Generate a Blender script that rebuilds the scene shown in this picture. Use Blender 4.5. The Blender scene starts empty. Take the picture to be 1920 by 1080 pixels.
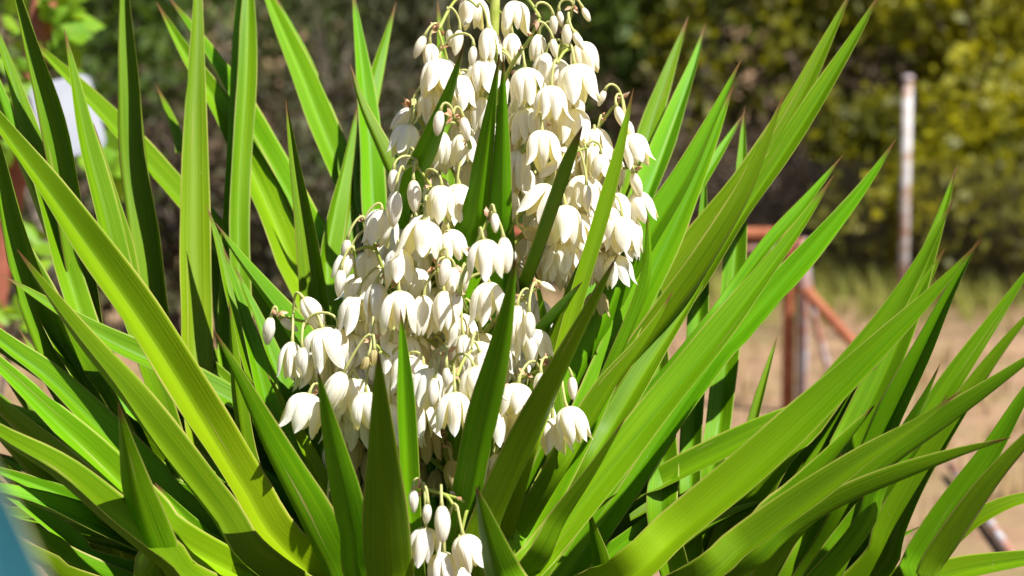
import bpy, math, random
import numpy as np
from mathutils import Vector, Matrix

R = math.radians
scene = bpy.context.scene
col = scene.collection
random.seed(7)
rng = np.random.default_rng(11)

# ------------------------------------------------------------------ camera, sky, sun, exposure
CAM = Vector((0.0, -3.2, 1.55))
PITCH = R(-6.0)
FWD = Vector((0, math.cos(PITCH), math.sin(PITCH)))
UPV = Vector((0, -math.sin(PITCH), math.cos(PITCH)))
RGT = Vector((1, 0, 0))
FOC = 3.2
FPX = 3840.0
cd = bpy.data.cameras.new('camera')
cd.lens = 72.0
cd.sensor_width = 36.0
cd.clip_start = 0.05
cd.clip_end = 600
cd.dof.use_dof = True
cd.dof.focus_distance = 3.08
cd.dof.aperture_fstop = 3.3
cam = bpy.data.objects.new('camera', cd)
cam.location = CAM
cam.rotation_euler = (R(90) + PITCH, 0, 0)
col.objects.link(cam)
scene.camera = cam

SUN_DIR = Vector((0.52, -0.40, 1.0)).normalized()     # towards the sun
world = bpy.data.worlds.new('World')
scene.world = world
world.use_nodes = True
wn = world.node_tree
sky = wn.nodes.new('ShaderNodeTexSky')
sky.sky_type = 'NISHITA'
sky.sun_disc = False
sky.sun_elevation = math.asin(SUN_DIR.z)
sky.sun_rotation = math.atan2(SUN_DIR.x, SUN_DIR.y)
bg = wn.nodes['Background']
bg.inputs['Strength'].default_value = 0.05
wn.links.new(sky.outputs[0], bg.inputs[0])
sl = bpy.data.lights.new('sun', 'SUN')
sl.energy = 5.0
sl.angle = R(0.5)
sl.color = (1.0, 0.975, 0.925)
sun = bpy.data.objects.new('sun', sl)
sun.rotation_euler = (-SUN_DIR).to_track_quat('-Z', 'Y').to_euler()
sun.location = (2, -2, 6)
col.objects.link(sun)
vs = scene.view_settings
vs.view_transform = 'Standard'
vs.look = 'None'
vs.gamma = 1
vs.exposure = 1.16
scene.cycles.max_bounces = 10
scene.cycles.diffuse_bounces = 5
scene.cycles.transmission_bounces = 6
scene.cycles.use_denoising = True


def at(x, y, dz=0.0, d=None):
    """A point seen at pixel (x, y) of the 1920x1080 photograph, at real camera depth."""
    dd = d if d is not None else FOC + dz
    return CAM + FWD * dd + RGT * ((x - 960.0) / FPX * dd) + UPV * ((540.0 - y) / FPX * dd)


# ------------------------------------------------------------------ material helpers
def newmat(name):
    m = bpy.data.materials.new(name)
    m.use_nodes = True
    nt = m.node_tree
    nt.nodes.clear()
    return m, nt, nt.nodes, nt.links


def nd(N, typ, **kw):
    n = N.new(typ)
    for k, v in kw.items():
        if k == 'inp':
            for a, b in v.items():
                n.inputs[a].default_value = b
        else:
            setattr(n, k, v)
    return n


def ramp(N, stops, interp='LINEAR'):
    r = N.new('ShaderNodeValToRGB')
    r.color_ramp.interpolation = interp
    el = r.color_ramp.elements
    while len(el) < len(stops):
        el.new(0.5)
    for e, (p, c) in zip(el, stops):
        e.position = p
        e.color = (*c, 1) if len(c) == 3 else c
    return r


def mixc(N, L, fac, a, b, blend='MIX'):
    m = N.new('ShaderNodeMix')
    m.data_type = 'RGBA'
    m.blend_type = blend
    for sock, v in ((m.inputs[0], fac), (m.inputs[6], a), (m.inputs[7], b)):
        if hasattr(v, 'is_output') or isinstance(v, bpy.types.NodeSocket):
            L.new(v, sock)
        elif isinstance(v, (int, float)):
            sock.default_value = v
        else:
            sock.default_value = (*v, 1) if len(v) == 3 else v
    return m.outputs[2]


def math_n(N, L, op, a, b=None):
    m = N.new('ShaderNodeMath')
    m.operation = op
    for i, v in enumerate((a, b)):
        if v is None:
            continue
        if isinstance(v, (int, float)):
            m.inputs[i].default_value = v
        else:
            L.new(v, m.inputs[i])
    return m.outputs[0]


def leaf_material(name, dark, light, pale, trans, tw=0.17, rough=0.46, spec=0.13, wax=0.0):
    m, nt, N, L = newmat(name)
    out = N.new('ShaderNodeOutputMaterial')
    uv = N.new('ShaderNodeUVMap')
    uv.uv_map = 'UVMap'
    sep = N.new('ShaderNodeSeparateXYZ')
    L.new(uv.outputs[0], sep.inputs[0])
    U, V = sep.outputs[0], sep.outputs[1]
    oi = N.new('ShaderNodeObjectInfo')
    rnd = oi.outputs['Random']
    # fine parallel veins running the length of the blade
    cv = N.new('ShaderNodeCombineXYZ')
    L.new(math_n(N, L, 'MULTIPLY', U, 26.0), cv.inputs[0])
    L.new(math_n(N, L, 'MULTIPLY', V, 1.6), cv.inputs[1])
    L.new(math_n(N, L, 'MULTIPLY', rnd, 91.0), cv.inputs[2])
    n1 = nd(N, 'ShaderNodeTexNoise', inp={'Scale': 1.0, 'Detail': 4.0, 'Roughness': 0.6})
    L.new(cv.outputs[0], n1.inputs['Vector'])
    cb = N.new('ShaderNodeCombineXYZ')
    L.new(math_n(N, L, 'MULTIPLY', U, 4.0), cb.inputs[0])
    L.new(math_n(N, L, 'MULTIPLY', V, 2.5), cb.inputs[1])
    L.new(math_n(N, L, 'MULTIPLY', rnd, 37.0), cb.inputs[2])
    n2 = nd(N, 'ShaderNodeTexNoise', inp={'Scale': 1.0, 'Detail': 3.0})
    L.new(cb.outputs[0], n2.inputs['Vector'])
    r1 = ramp(N, [(0.32, (0, 0, 0)), (0.68, (1, 1, 1))])
    L.new(n1.outputs[0], r1.inputs[0])
    r2 = ramp(N, [(0.3, (0, 0, 0)), (0.7, (1, 1, 1))])
    L.new(n2.outputs[0], r2.inputs[0])
    c = mixc(N, L, r2.outputs[0], dark, light)
    c = mixc(N, L, math_n(N, L, 'MULTIPLY', r1.outputs[0], 0.45), c, pale)
    # plant to plant difference between leaves
    hs = N.new('ShaderNodeHueSaturation')
    L.new(math_n(N, L, 'ADD', math_n(N, L, 'MULTIPLY', rnd, 0.034), 0.484), hs.inputs['Hue'])
    L.new(math_n(N, L, 'ADD', math_n(N, L, 'MULTIPLY', rnd, 0.35), 0.82), hs.inputs['Value'])
    L.new(c, hs.inputs['Color'])
    c = hs.outputs[0]
    ry_ = ramp(N, [(0.30, (1, 1, 1)), (0.78, (0.08, 0.08, 0.08))])
    L.new(V, ry_.inputs[0])
    c = mixc(N, L, math_n(N, L, 'MULTIPLY', oi.outputs['Alpha'], ry_.outputs[0]), c, (0.29, 0.37, 0.003))
    # paler, yellower towards the leaf base
    rb = ramp(N, [(0.0, (1, 1, 1)), (0.5, (0, 0, 0))])
    L.new(V, rb.inputs[0])
    c = mixc(N, L, math_n(N, L, 'MULTIPLY', rb.outputs[0], 0.35), c, pale)
    # yellow margin line
    edge = math_n(N, L, 'ABSOLUTE', math_n(N, L, 'SUBTRACT', U, 0.5))
    re = ramp(N, [(0.465, (0, 0, 0)), (0.492, (1, 1, 1))])
    L.new(edge, re.inputs[0])
    c = mixc(N, L, math_n(N, L, 'MULTIPLY', re.outputs[0], 0.75), c, (0.34, 0.30, 0.07))
    # small scars and specks
    tc = N.new('ShaderNodeTexCoord')
    sp = nd(N, 'ShaderNodeTexVoronoi', inp={'Scale': 95.0, 'Randomness': 1.0})
    L.new(tc.outputs['Object'], sp.inputs['Vector'])
    rs = ramp(N, [(0.06, (1, 1, 1)), (0.11, (0, 0, 0))])
    L.new(sp.outputs[0], rs.inputs[0])
    wn_ = nd(N, 'ShaderNodeTexNoise', inp={'Scale': 9.0, 'Detail': 2.0})
    L.new(tc.outputs['Object'], wn_.inputs['Vector'])
    rw = ramp(N, [(0.60, (0, 0, 0)), (0.66, (1, 1, 1))])
    L.new(wn_.outputs[0], rw.inputs[0])
    sm = math_n(N, L, 'MULTIPLY', rs.outputs[0], rw.outputs[0])
    c = mixc(N, L, math_n(N, L, 'MULTIPLY', sm, 0.7), c, (0.36, 0.30, 0.13))
    # dry brown tip
    rt = ramp(N, [(0.955, (0, 0, 0)), (0.982, (1, 1, 1))])
    L.new(V, rt.inputs[0])
    c = mixc(N, L, rt.outputs[0], c, (0.13, 0.065, 0.02))
    # dry tan streaks on some blades
    cs_ = N.new('ShaderNodeCombineXYZ')
    L.new(math_n(N, L, 'MULTIPLY', U, 14.0), cs_.inputs[0])
    L.new(math_n(N, L, 'MULTIPLY', V, 3.2), cs_.inputs[1])
    L.new(math_n(N, L, 'MULTIPLY', rnd, 613.0), cs_.inputs[2])
    n5 = nd(N, 'ShaderNodeTexNoise', inp={'Scale': 1.0, 'Detail': 2.0})
    L.new(cs_.outputs[0], n5.inputs['Vector'])
    r5 = ramp(N, [(0.70, (0, 0, 0)), (0.74, (1, 1, 1))])
    L.new(n5.outputs[0], r5.inputs[0])
    c = mixc(N, L, math_n(N, L, 'MULTIPLY', r5.outputs[0], 0.7), c, (0.40, 0.29, 0.11))
    bp = nd(N, 'ShaderNodeBump', inp={'Strength': 0.4, 'Distance': 0.0015})
    L.new(n1.outputs[0], bp.inputs['Height'])
    pr = nd(N, 'ShaderNodeBsdfPrincipled', inp={'Roughness': rough, 'Specular IOR Level': spec})
    rr = math_n(N, L, 'ADD', math_n(N, L, 'MULTIPLY', n2.outputs[0], 0.22), rough - 0.11)
    L.new(rr, pr.inputs['Roughness'])
    L.new(c, pr.inputs['Base Color'])
    L.new(bp.outputs[0], pr.inputs['Normal'])
    tr = N.new('ShaderNodeBsdfTranslucent')
    L.new(mixc(N, L, 0.72, c, trans), tr.inputs[0])
    mx = nd(N, 'ShaderNodeMixShader', inp={0: tw})
    L.new(pr.outputs[0], mx.inputs[1])
    L.new(tr.outputs[0], mx.inputs[2])
    L.new(mx.outputs[0], out.inputs[0])
    return m


def petal_material(name, tint=0.0):
    m, nt, N, L = newmat(name)
    out = N.new('ShaderNodeOutputMaterial')
    uv = N.new('ShaderNodeUVMap')
    uv.uv_map = 'UVMap'
    sep = N.new('ShaderNodeSeparateXYZ')
    L.new(uv.outputs[0], sep.inputs[0])
    U, V = sep.outputs[0], sep.outputs[1]
    oi = N.new('ShaderNodeObjectInfo')
    cv = N.new('ShaderNodeCombineXYZ')
    L.new(math_n(N, L, 'MULTIPLY', U, 15.0), cv.inputs[0])
    L.new(math_n(N, L, 'MULTIPLY', V, 1.4), cv.inputs[1])
    L.new(math_n(N, L, 'MULTIPLY', oi.outputs['Random'], 50.0), cv.inputs[2])
    n1 = nd(N, 'ShaderNodeTexNoise', inp={'Scale': 1.0, 'Detail': 3.0})
    L.new(cv.outputs[0], n1.inputs['Vector'])
    base = (0.93, 0.93, 0.89) if tint < 0.5 else (0.60, 0.52, 0.26)
    base2 = (0.90, 0.89, 0.82) if tint < 0.5 else (0.42, 0.30, 0.12)
    c = mixc(N, L, n1.outputs[0], base, base2)
    c = mixc(N, L, math_n(N, L, 'MULTIPLY', oi.outputs['Random'], 0.16), c, (0.78, 0.74, 0.46))
    rg = ramp(N, [(0.0, (1, 1, 1)), (0.34, (0, 0, 0))])
    L.new(V, rg.inputs[0])
    c = mixc(N, L, math_n(N, L, 'MULTIPLY', rg.outputs[0], 0.8), c, (0.56, 0.58, 0.20))
    # faint rose-brown streak down the middle of some tepals
    mid = math_n(N, L, 'ABSOLUTE', math_n(N, L, 'SUBTRACT', U, 0.5))
    rm = ramp(N, [(0.0, (1, 1, 1)), (0.16, (0, 0, 0))])
    L.new(mid, rm.inputs[0])
    rv = ramp(N, [(0.35, (0, 0, 0)), (0.65, (1, 1, 1)), (0.95, (0.5, 0.5, 0.5))])
    L.new(V, rv.inputs[0])
    rr_ = ramp(N, [(0.45, (0, 0, 0)), (0.9, (1, 1, 1))])
    L.new(oi.outputs['Random'], rr_.inputs[0])
    st = math_n(N, L, 'MULTIPLY', math_n(N, L, 'MULTIPLY', rm.outputs[0], rv.outputs[0]), rr_.outputs[0])
    c = mixc(N, L, math_n(N, L, 'MULTIPLY', st, 0.6), c, (0.50, 0.30, 0.20))
    bp = nd(N, 'ShaderNodeBump', inp={'Strength': 0.7, 'Distance': 0.002})
    L.new(n1.outputs[0], bp.inputs['Height'])
    pr = nd(N, 'ShaderNodeBsdfPrincipled', inp={'Roughness': 0.46, 'Specular IOR Level': 0.35})
    L.new(c, pr.inputs['Base Color'])
    L.new(bp.outputs[0], pr.inputs['Normal'])
    tr = N.new('ShaderNodeBsdfTranslucent')
    L.new(mixc(N, L, 0.85, c, (0.95, 0.78, 0.11)), tr.inputs[0])
    mx = nd(N, 'ShaderNodeMixShader', inp={0: 0.34})
    L.new(pr.outputs[0], mx.inputs[1])
    L.new(tr.outputs[0], mx.inputs[2])
    L.new(mx.outputs[0], out.inputs[0])
    return m


def simple_mat(name, c1, c2, scale=8.0, rough=0.6, trans=None, tw=0.3, bump=0.0, stops=(0.35, 0.65), detail=4.0, c3=None, s3=3.0, st3=(0.5, 0.62), objrand=0.0):
    m, nt, N, L = newmat(name)
    out = N.new('ShaderNodeOutputMaterial')
    tc = N.new('ShaderNodeTexCoord')
    n1 = nd(N, 'ShaderNodeTexNoise', inp={'Scale': scale, 'Detail': detail, 'Roughness': 0.6})
    L.new(tc.outputs['Object'], n1.inputs['Vector'])
    r = ramp(N, [(stops[0], c1), (stops[1], c2)])
    L.new(n1.outputs[0], r.inputs[0])
    c = r.outputs[0]
    if c3:
        n3 = nd(N, 'ShaderNodeTexNoise', inp={'Scale': s3, 'Detail': 5.0, 'Roughness': 0.65})
        L.new(tc.outputs['Object'], n3.inputs['Vector'])
        r3 = ramp(N, [(st3[0], (0, 0, 0)), (st3[1], (1, 1, 1))])
        L.new(n3.outputs[0], r3.inputs[0])
        c = mixc(N, L, r3.outputs[0], c, c3)
    pr = nd(N, 'ShaderNodeBsdfPrincipled', inp={'Roughness': rough, 'Specular IOR Level': 0.3})
    L.new(c, pr.inputs['Base Color'])
    if bump:
        bp = nd(N, 'ShaderNodeBump', inp={'Strength': 0.7, 'Distance': bump})
        L.new(n1.outputs[0], bp.inputs['Height'])
        L.new(bp.outputs[0], pr.inputs['Normal'])
    if trans:
        tr = nd(N, 'ShaderNodeBsdfTranslucent')
        tr.inputs[0].default_value = (*trans, 1)
        mx = nd(N, 'ShaderNodeMixShader', inp={0: tw})
        L.new(pr.outputs[0], mx.inputs[1])
        L.new(tr.outputs[0], mx.inputs[2])
        L.new(mx.outputs[0], out.inputs[0])
    else:
        L.new(pr.outputs[0], out.inputs[0])
    return m


M_LEAF = leaf_material('yucca_leaf', (0.044, 0.148, 0.001), (0.105, 0.248, 0.001), (0.20, 0.32, 0.004), (0.14, 0.40, 0.001))
M_PETAL = petal_material('yucca_petal')
M_OLD = petal_material('withered_petal', 1.0)
M_STEM = simple_mat('flower_stem', (0.26, 0.33, 0.045), (0.40, 0.44, 0.10), 60, 0.45, trans=(0.4, 0.45, 0.05), tw=0.15)
M_PED = simple_mat('flower_pedicel', (0.42, 0.44, 0.12), (0.56, 0.54, 0.24), 80, 0.45, trans=(0.6, 0.6, 0.2), tw=0.25)
M_BRACT = simple_mat('dry_bract', (0.50, 0.22, 0.09), (0.68, 0.52, 0.38), 120, 0.7, trans=(0.6, 0.3, 0.12), tw=0.3)
M_TRUNK = simple_mat('yucca_bark', (0.10, 0.07, 0.045), (0.22, 0.16, 0.10), 30, 0.9, bump=0.01)
M_DEAD = simple_mat('dead_leaf', (0.26, 0.18, 0.09), (0.38, 0.28, 0.15), 14, 0.8)


# ------------------------------------------------------------------ object helpers
def mesh_obj(name, verts, faces, mat, parent=None, smooth=True, uvs=None, origin=None):
    me = bpy.data.meshes.new(name)
    if origin is not None:
        o_ = origin
        verts = [(v[0] - o_[0], v[1] - o_[1], v[2] - o_[2]) for v in verts]
    me.from_pydata([tuple(v) for v in verts], [], faces)
    if uvs is not None:
        ul = me.uv_layers.new(name='UVMap')
        idx = np.zeros(len(me.loops), dtype=np.int32)
        me.loops.foreach_get('vertex_index', idx)
        ul.data.foreach_set('uv', np.asarray(uvs, dtype=np.float32)[idx].ravel())
    if smooth:
        me.polygons.foreach_set('use_smooth', [True] * len(me.polygons))
    me.materials.append(mat)
    ob = bpy.data.objects.new(name, me)
    col.objects.link(ob)
    if parent is not None:
        ob.parent = parent
    return ob


def empty(name, loc, label, cat, group=None):
    e = bpy.data.objects.new(name, None)
    e.location = loc
    e.empty_display_size = 0.1
    e['label'] = label
    e['category'] = cat
    if group:
        e['group'] = group
    col.objects.link(e)
    return e


def tag(o, label=None, cat=None, group=None, kind=None):
    if label: o['label'] = label
    if cat: o['category'] = cat
    if group: o['group'] = group
    if kind: o['kind'] = kind
    return o


def spline(pts, n):
    """Catmull-Rom through pts, n samples evenly spaced by arc length."""
    P = [Vector(p) for p in pts]
    P = [P[0] * 2 - P[1]] + P + [P[-1] * 2 - P[-2]]
    dense = []
    for i in range(1, len(P) - 2):
        p0, p1, p2, p3 = P[i - 1], P[i], P[i + 1], P[i + 2]
        for k in range(16):
            t = k / 16
            dense.append(0.5 * ((2 * p1) + (p2 - p0) * t + (2 * p0 - 5 * p1 + 4 * p2 - p3) * t * t + (3 * p1 - p0 - 3 * p2 + p3) * t ** 3))
    dense.append(P[-2])
    d = np.array([list(v) for v in dense])
    seg = np.linalg.norm(np.diff(d, axis=0), axis=1)
    cum = np.concatenate([[0], np.cumsum(seg)])
    s = np.linspace(0, cum[-1], n)
    return [Vector([np.interp(x, cum, d[:, k]) for k in range(3)]) for x in s], cum[-1]


def tube(path, radii, sides=8, verts=None, faces=None, cap=True):
    verts = [] if verts is None else verts
    faces = [] if faces is None else faces
    base = len(verts)
    n = len(path)
    ref = Vector((0.31, 0.77, 0.12)).normalized()
    for i, p in enumerate(path):
        t = (path[min(i + 1, n - 1)] - path[max(i - 1, 0)])
        t = t.normalized() if t.length > 1e-9 else Vector((0, 0, 1))
        a = t.cross(ref)
        a = a.normalized() if a.length > 1e-4 else t.orthogonal().normalized()
        b = t.cross(a)
        for k in range(sides):
            an = 2 * math.pi * k / sides
            verts.append(p + (a * math.cos(an) + b * math.sin(an)) * radii[i])
    for i in range(n - 1):
        for k in range(sides):
            k2 = (k + 1) % sides
            faces.append((base + i * sides + k, base + i * sides + k2, base + (i + 1) * sides + k2, base + (i + 1) * sides + k))
    if cap:
        faces.append(tuple(base + k for k in reversed(range(sides))))
        faces.append(tuple(base + (n - 1) * sides + k for k in range(sides)))
    return verts, faces


# ------------------------------------------------------------------ the ground and the bank behind
def ground_z(x, y):
    d = y + 3.2
    z = 0.0
    if d > 15.5:
        t = d - 15.5
        z += 0.10 * t + 0.012 * t * t if t < 14 else 0.10 * t + 0.012 * 196 + 0.30 * (t - 14)
    z += 0.05 * math.sin(x * 0.7 + 1.0) * math.cos(y * 0.45) * min(1, max(0, (d - 5) / 4))
    return min(z, 22.0)


gv, gf = [], []
xs = list(np.linspace(-160, -24, 12)) + list(np.linspace(-20, 20, 41)) + list(np.linspace(24, 160, 12))
ys = list(np.linspace(-60, -6, 10)) + list(np.linspace(-4, 34, 58)) + list(np.linspace(37, 260, 20))
for yy in ys:
    for xx in xs:
        gv.append((xx, yy, ground_z(xx, yy)))
nx = len(xs)
for j in range(len(ys) - 1):
    for i in range(nx - 1):
        gf.append((j * nx + i, j * nx + i + 1, (j + 1) * nx + i + 1, (j + 1) * nx + i))
M_GROUND = simple_mat('dry_ground', (0.17, 0.10, 0.056), (0.29, 0.18, 0.105), 3.2, 0.95, bump=0.03, c3=(0.15, 0.115, 0.045), s3=1.6, st3=(0.46, 0.66))
g = mesh_obj('ground', gv, gf, M_GROUND)
g['kind'] = 'structure'

# unseen dark soil disc added under the yucca to cut ground bounce light
bv, bf = [(0.0, 0.1, 0.012)], []
for k in range(48):
    a = 2 * math.pi * k / 48
    rr = 1 + .06 * math.sin(3 * a + 1) + .04 * math.sin(7 * a)
    bv.append((2.9 * rr * math.cos(a), -1.1 + 2.7 * rr * math.sin(a), 0.012))
for k in range(48):
    bf.append((0, 1 + k, 1 + (k + 1) % 48))
bounce_disc = mesh_obj('dark_bounce_disc', bv, bf, simple_mat('bounce_disc_dark', (0.030, 0.022, 0.015), (0.07, 0.05, 0.032), 9.0, 0.95, bump=0.02))
bounce_disc['kind'] = 'structure'

# scattered dry grass on the bare soil
def grass(name, label, n, xr, dr, mat, h=(0.05, 0.16), seed=3):
    r = np.random.default_rng(seed)
    v, f = [], []
    for _ in range(n):
        d = r.uniform(*dr)
        x = r.uniform(*xr)
        y = d - 3.2
        z = ground_z(x, y)
        for b in range(r.integers(4, 8)):
            a = r.uniform(0, 2 * math.pi)
            hh = r.uniform(*h)
            lean = r.uniform(0.2, 1.0) * hh
            w = 0.004
            ox, oy = r.normal(0, 0.02, 2)
            i = len(v)
            ca, sa = math.cos(a), math.sin(a)
            v += [(x + ox - sa * w, y + oy + ca * w, z - 0.01), (x + ox + sa * w, y + oy - ca * w, z - 0.01),
                  (x + ox + ca * lean * .45 + sa * w * .7, y + oy + sa * lean * .45 - ca * w * .7, z + hh * .65),
                  (x + ox + ca * lean * .45 - sa * w * .7, y + oy + sa * lean * .45 + ca * w * .7, z + hh * .65),
                  (x + ox + ca * lean, y + oy + sa * lean, z + hh)]
            f += [(i, i + 1, i + 2, i + 3), (i + 3, i + 2, i + 4)]
    o = mesh_obj(name, v, f, mat, smooth=False)
    tag(o, label, 'grass', kind='stuff')
    return o


M_STRAW = simple_mat('straw', (0.32, 0.21, 0.09), (0.40, 0.29, 0.14), 3, 0.9, trans=(0.36, 0.26, 0.12), tw=0.25)
M_WEED = simple_mat('weed_green', (0.16, 0.20, 0.03), (0.33, 0.32, 0.07), 2, 0.7, trans=(0.4, 0.42, 0.06), tw=0.35)
grass('dry_grass', 'sparse dry straw grass scattered over the bare tan soil', 1900, (-4.5, 5.5), (5.5, 16.0), M_STRAW, seed=3)
grass('green_weeds', 'low yellow green weeds along the foot of the bushes', 1700, (0.4, 6.0), (12.6, 17.0), M_WEED, h=(0.08, 0.30), seed=5)


# ------------------------------------------------------------------ bushes behind
def shrub(name, label, cat, group, cx, d, rx, ry, h, n, size, mat, stem_mat, seed, clumps=46, low=0.0, tight=0.17):
    r = np.random.default_rng(seed)
    y = d - 3.2
    z0 = ground_z(cx, y) - 0.03
    e = empty(name, (cx, y, z0), label, cat, group)
    cc = []
    for _ in range(clumps):
        u = r.normal(size=3)
        u /= np.linalg.norm(u)
        rad = r.uniform(0.45, 1.0)
        c = np.array([u[0] * rx * rad, u[1] * ry * rad, low + (h - low) * (0.5 + 0.48 * u[2] * rad)])
        cc.append(c)
    cc = np.array(cc)
    wts = r.uniform(0.3, 1.6, clumps)
    wts /= wts.sum()
    k = r.choice(clumps, n, p=wts)
    ctr = cc[k] + r.normal(0, 1, (n, 3)) * np.array([tight * rx, tight * ry, tight * h * 0.42])
    ctr[:, 2] = np.maximum(ctr[:, 2], 0.03)
    t = r.normal(size=(n, 3)); t /= np.linalg.norm(t, axis=1)[:, None]
    t[:, 2] -= 0.25
    q = r.normal(size=(n, 3)); q[:, 2] *= 0.6
    b = np.cross(t, q); b /= np.linalg.norm(b, axis=1)[:, None]
    L_ = (size * r.uniform(0.6, 1.5, n))[:, None]
    W_ = L_ * r.uniform(0.26, 0.42, n)[:, None]
    bend = np.cross(t, b) * L_ * 0.12
    V = np.empty((n, 4, 3))
    V[:, 0] = ctr - t * L_ * .5
    V[:, 1] = ctr + b * W_ + bend
    V[:, 2] = ctr + t * L_ * .5
    V[:, 3] = ctr - b * W_ + bend
    me = bpy.data.meshes.new('foliage')
    me.vertices.add(n * 4)
    me.vertices.foreach_set('co', V.astype(np.float32).ravel())
    me.loops.add(n * 4)
    me.loops.foreach_set('vertex_index', np.arange(n * 4, dtype=np.int32))
    me.polygons.add(n)
    me.polygons.foreach_set('loop_start', np.arange(0, n * 4, 4, dtype=np.int32))
    me.update(calc_edges=True)
    me.validate()
    me.materials.append(mat)
    fo = bpy.data.objects.new('foliage', me)
    col.objects.link(fo)
    fo.parent = e
    fo['kind'] = 'stuff'
    v, f = [], []
    tr = [Vector((0, 0, -0.05)), Vector((r.normal(0, .05), r.normal(0, .05), h * 0.3)), Vector((r.normal(0, .12), r.normal(0, .1), h * 0.6))]
    p, _ = spline(tr, 8)
    tube(p, [0.05 * (1 - 0.6 * i / 7) * max(1, h / 2.5) for i in range(8)], 7, v, f)
    mesh_obj('trunk', v, f, stem_mat, e)
    v, f = [], []
    for c in cc[: min(clumps, 26)]:
        s = p[r.integers(1, 6)]
        c = Vector(c)
        midp = (s + c) * .5 + Vector((r.normal(0, .08), r.normal(0, .08), 0.12))
        pp, _ = spline([s, midp, c], 7)
        tube(pp, [0.02 * (1 - .8 * i / 6) * max(1, h / 2.5) for i in range(7)], 5, v, f)
    mesh_obj('limbs', v, f, stem_mat, e)
    return e


M_TWIG = simple_mat('twig_bark', (0.09, 0.07, 0.055), (0.21, 0.17, 0.14), 10, 0.9)
M_F_OLIVE = simple_mat('foliage_olive', (0.04, 0.05, 0.004), (0.18, 0.175, 0.010), 2.2, 0.55, trans=(0.24, 0.23, 0.008), tw=0.4)
M_F_YEL = simple_mat('foliage_yellow_green', (0.07, 0.08, 0.003), (0.29, 0.27, 0.006), 2.4, 0.5, trans=(0.36, 0.32, 0.006), tw=0.4)
M_F_GREEN = simple_mat('foliage_green', (0.020, 0.046, 0.005), (0.095, 0.15, 0.014), 2.0, 0.6, trans=(0.10, 0.18, 0.012), tw=0.35)
M_F_DRY = simple_mat('foliage_dry', (0.030, 0.020, 0.011), (0.085, 0.055, 0.028), 2.0, 0.8, trans=(0.07, 0.045, 0.028), tw=0.2)
M_F_GREY = simple_mat('foliage_grey', (0.026, 0.030, 0.012), (0.085, 0.088, 0.032), 2.4, 0.7, trans=(0.06, 0.07, 0.016), tw=0.25)

def px_x(px, d):
    return (px - 960) / FPX * d

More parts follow.
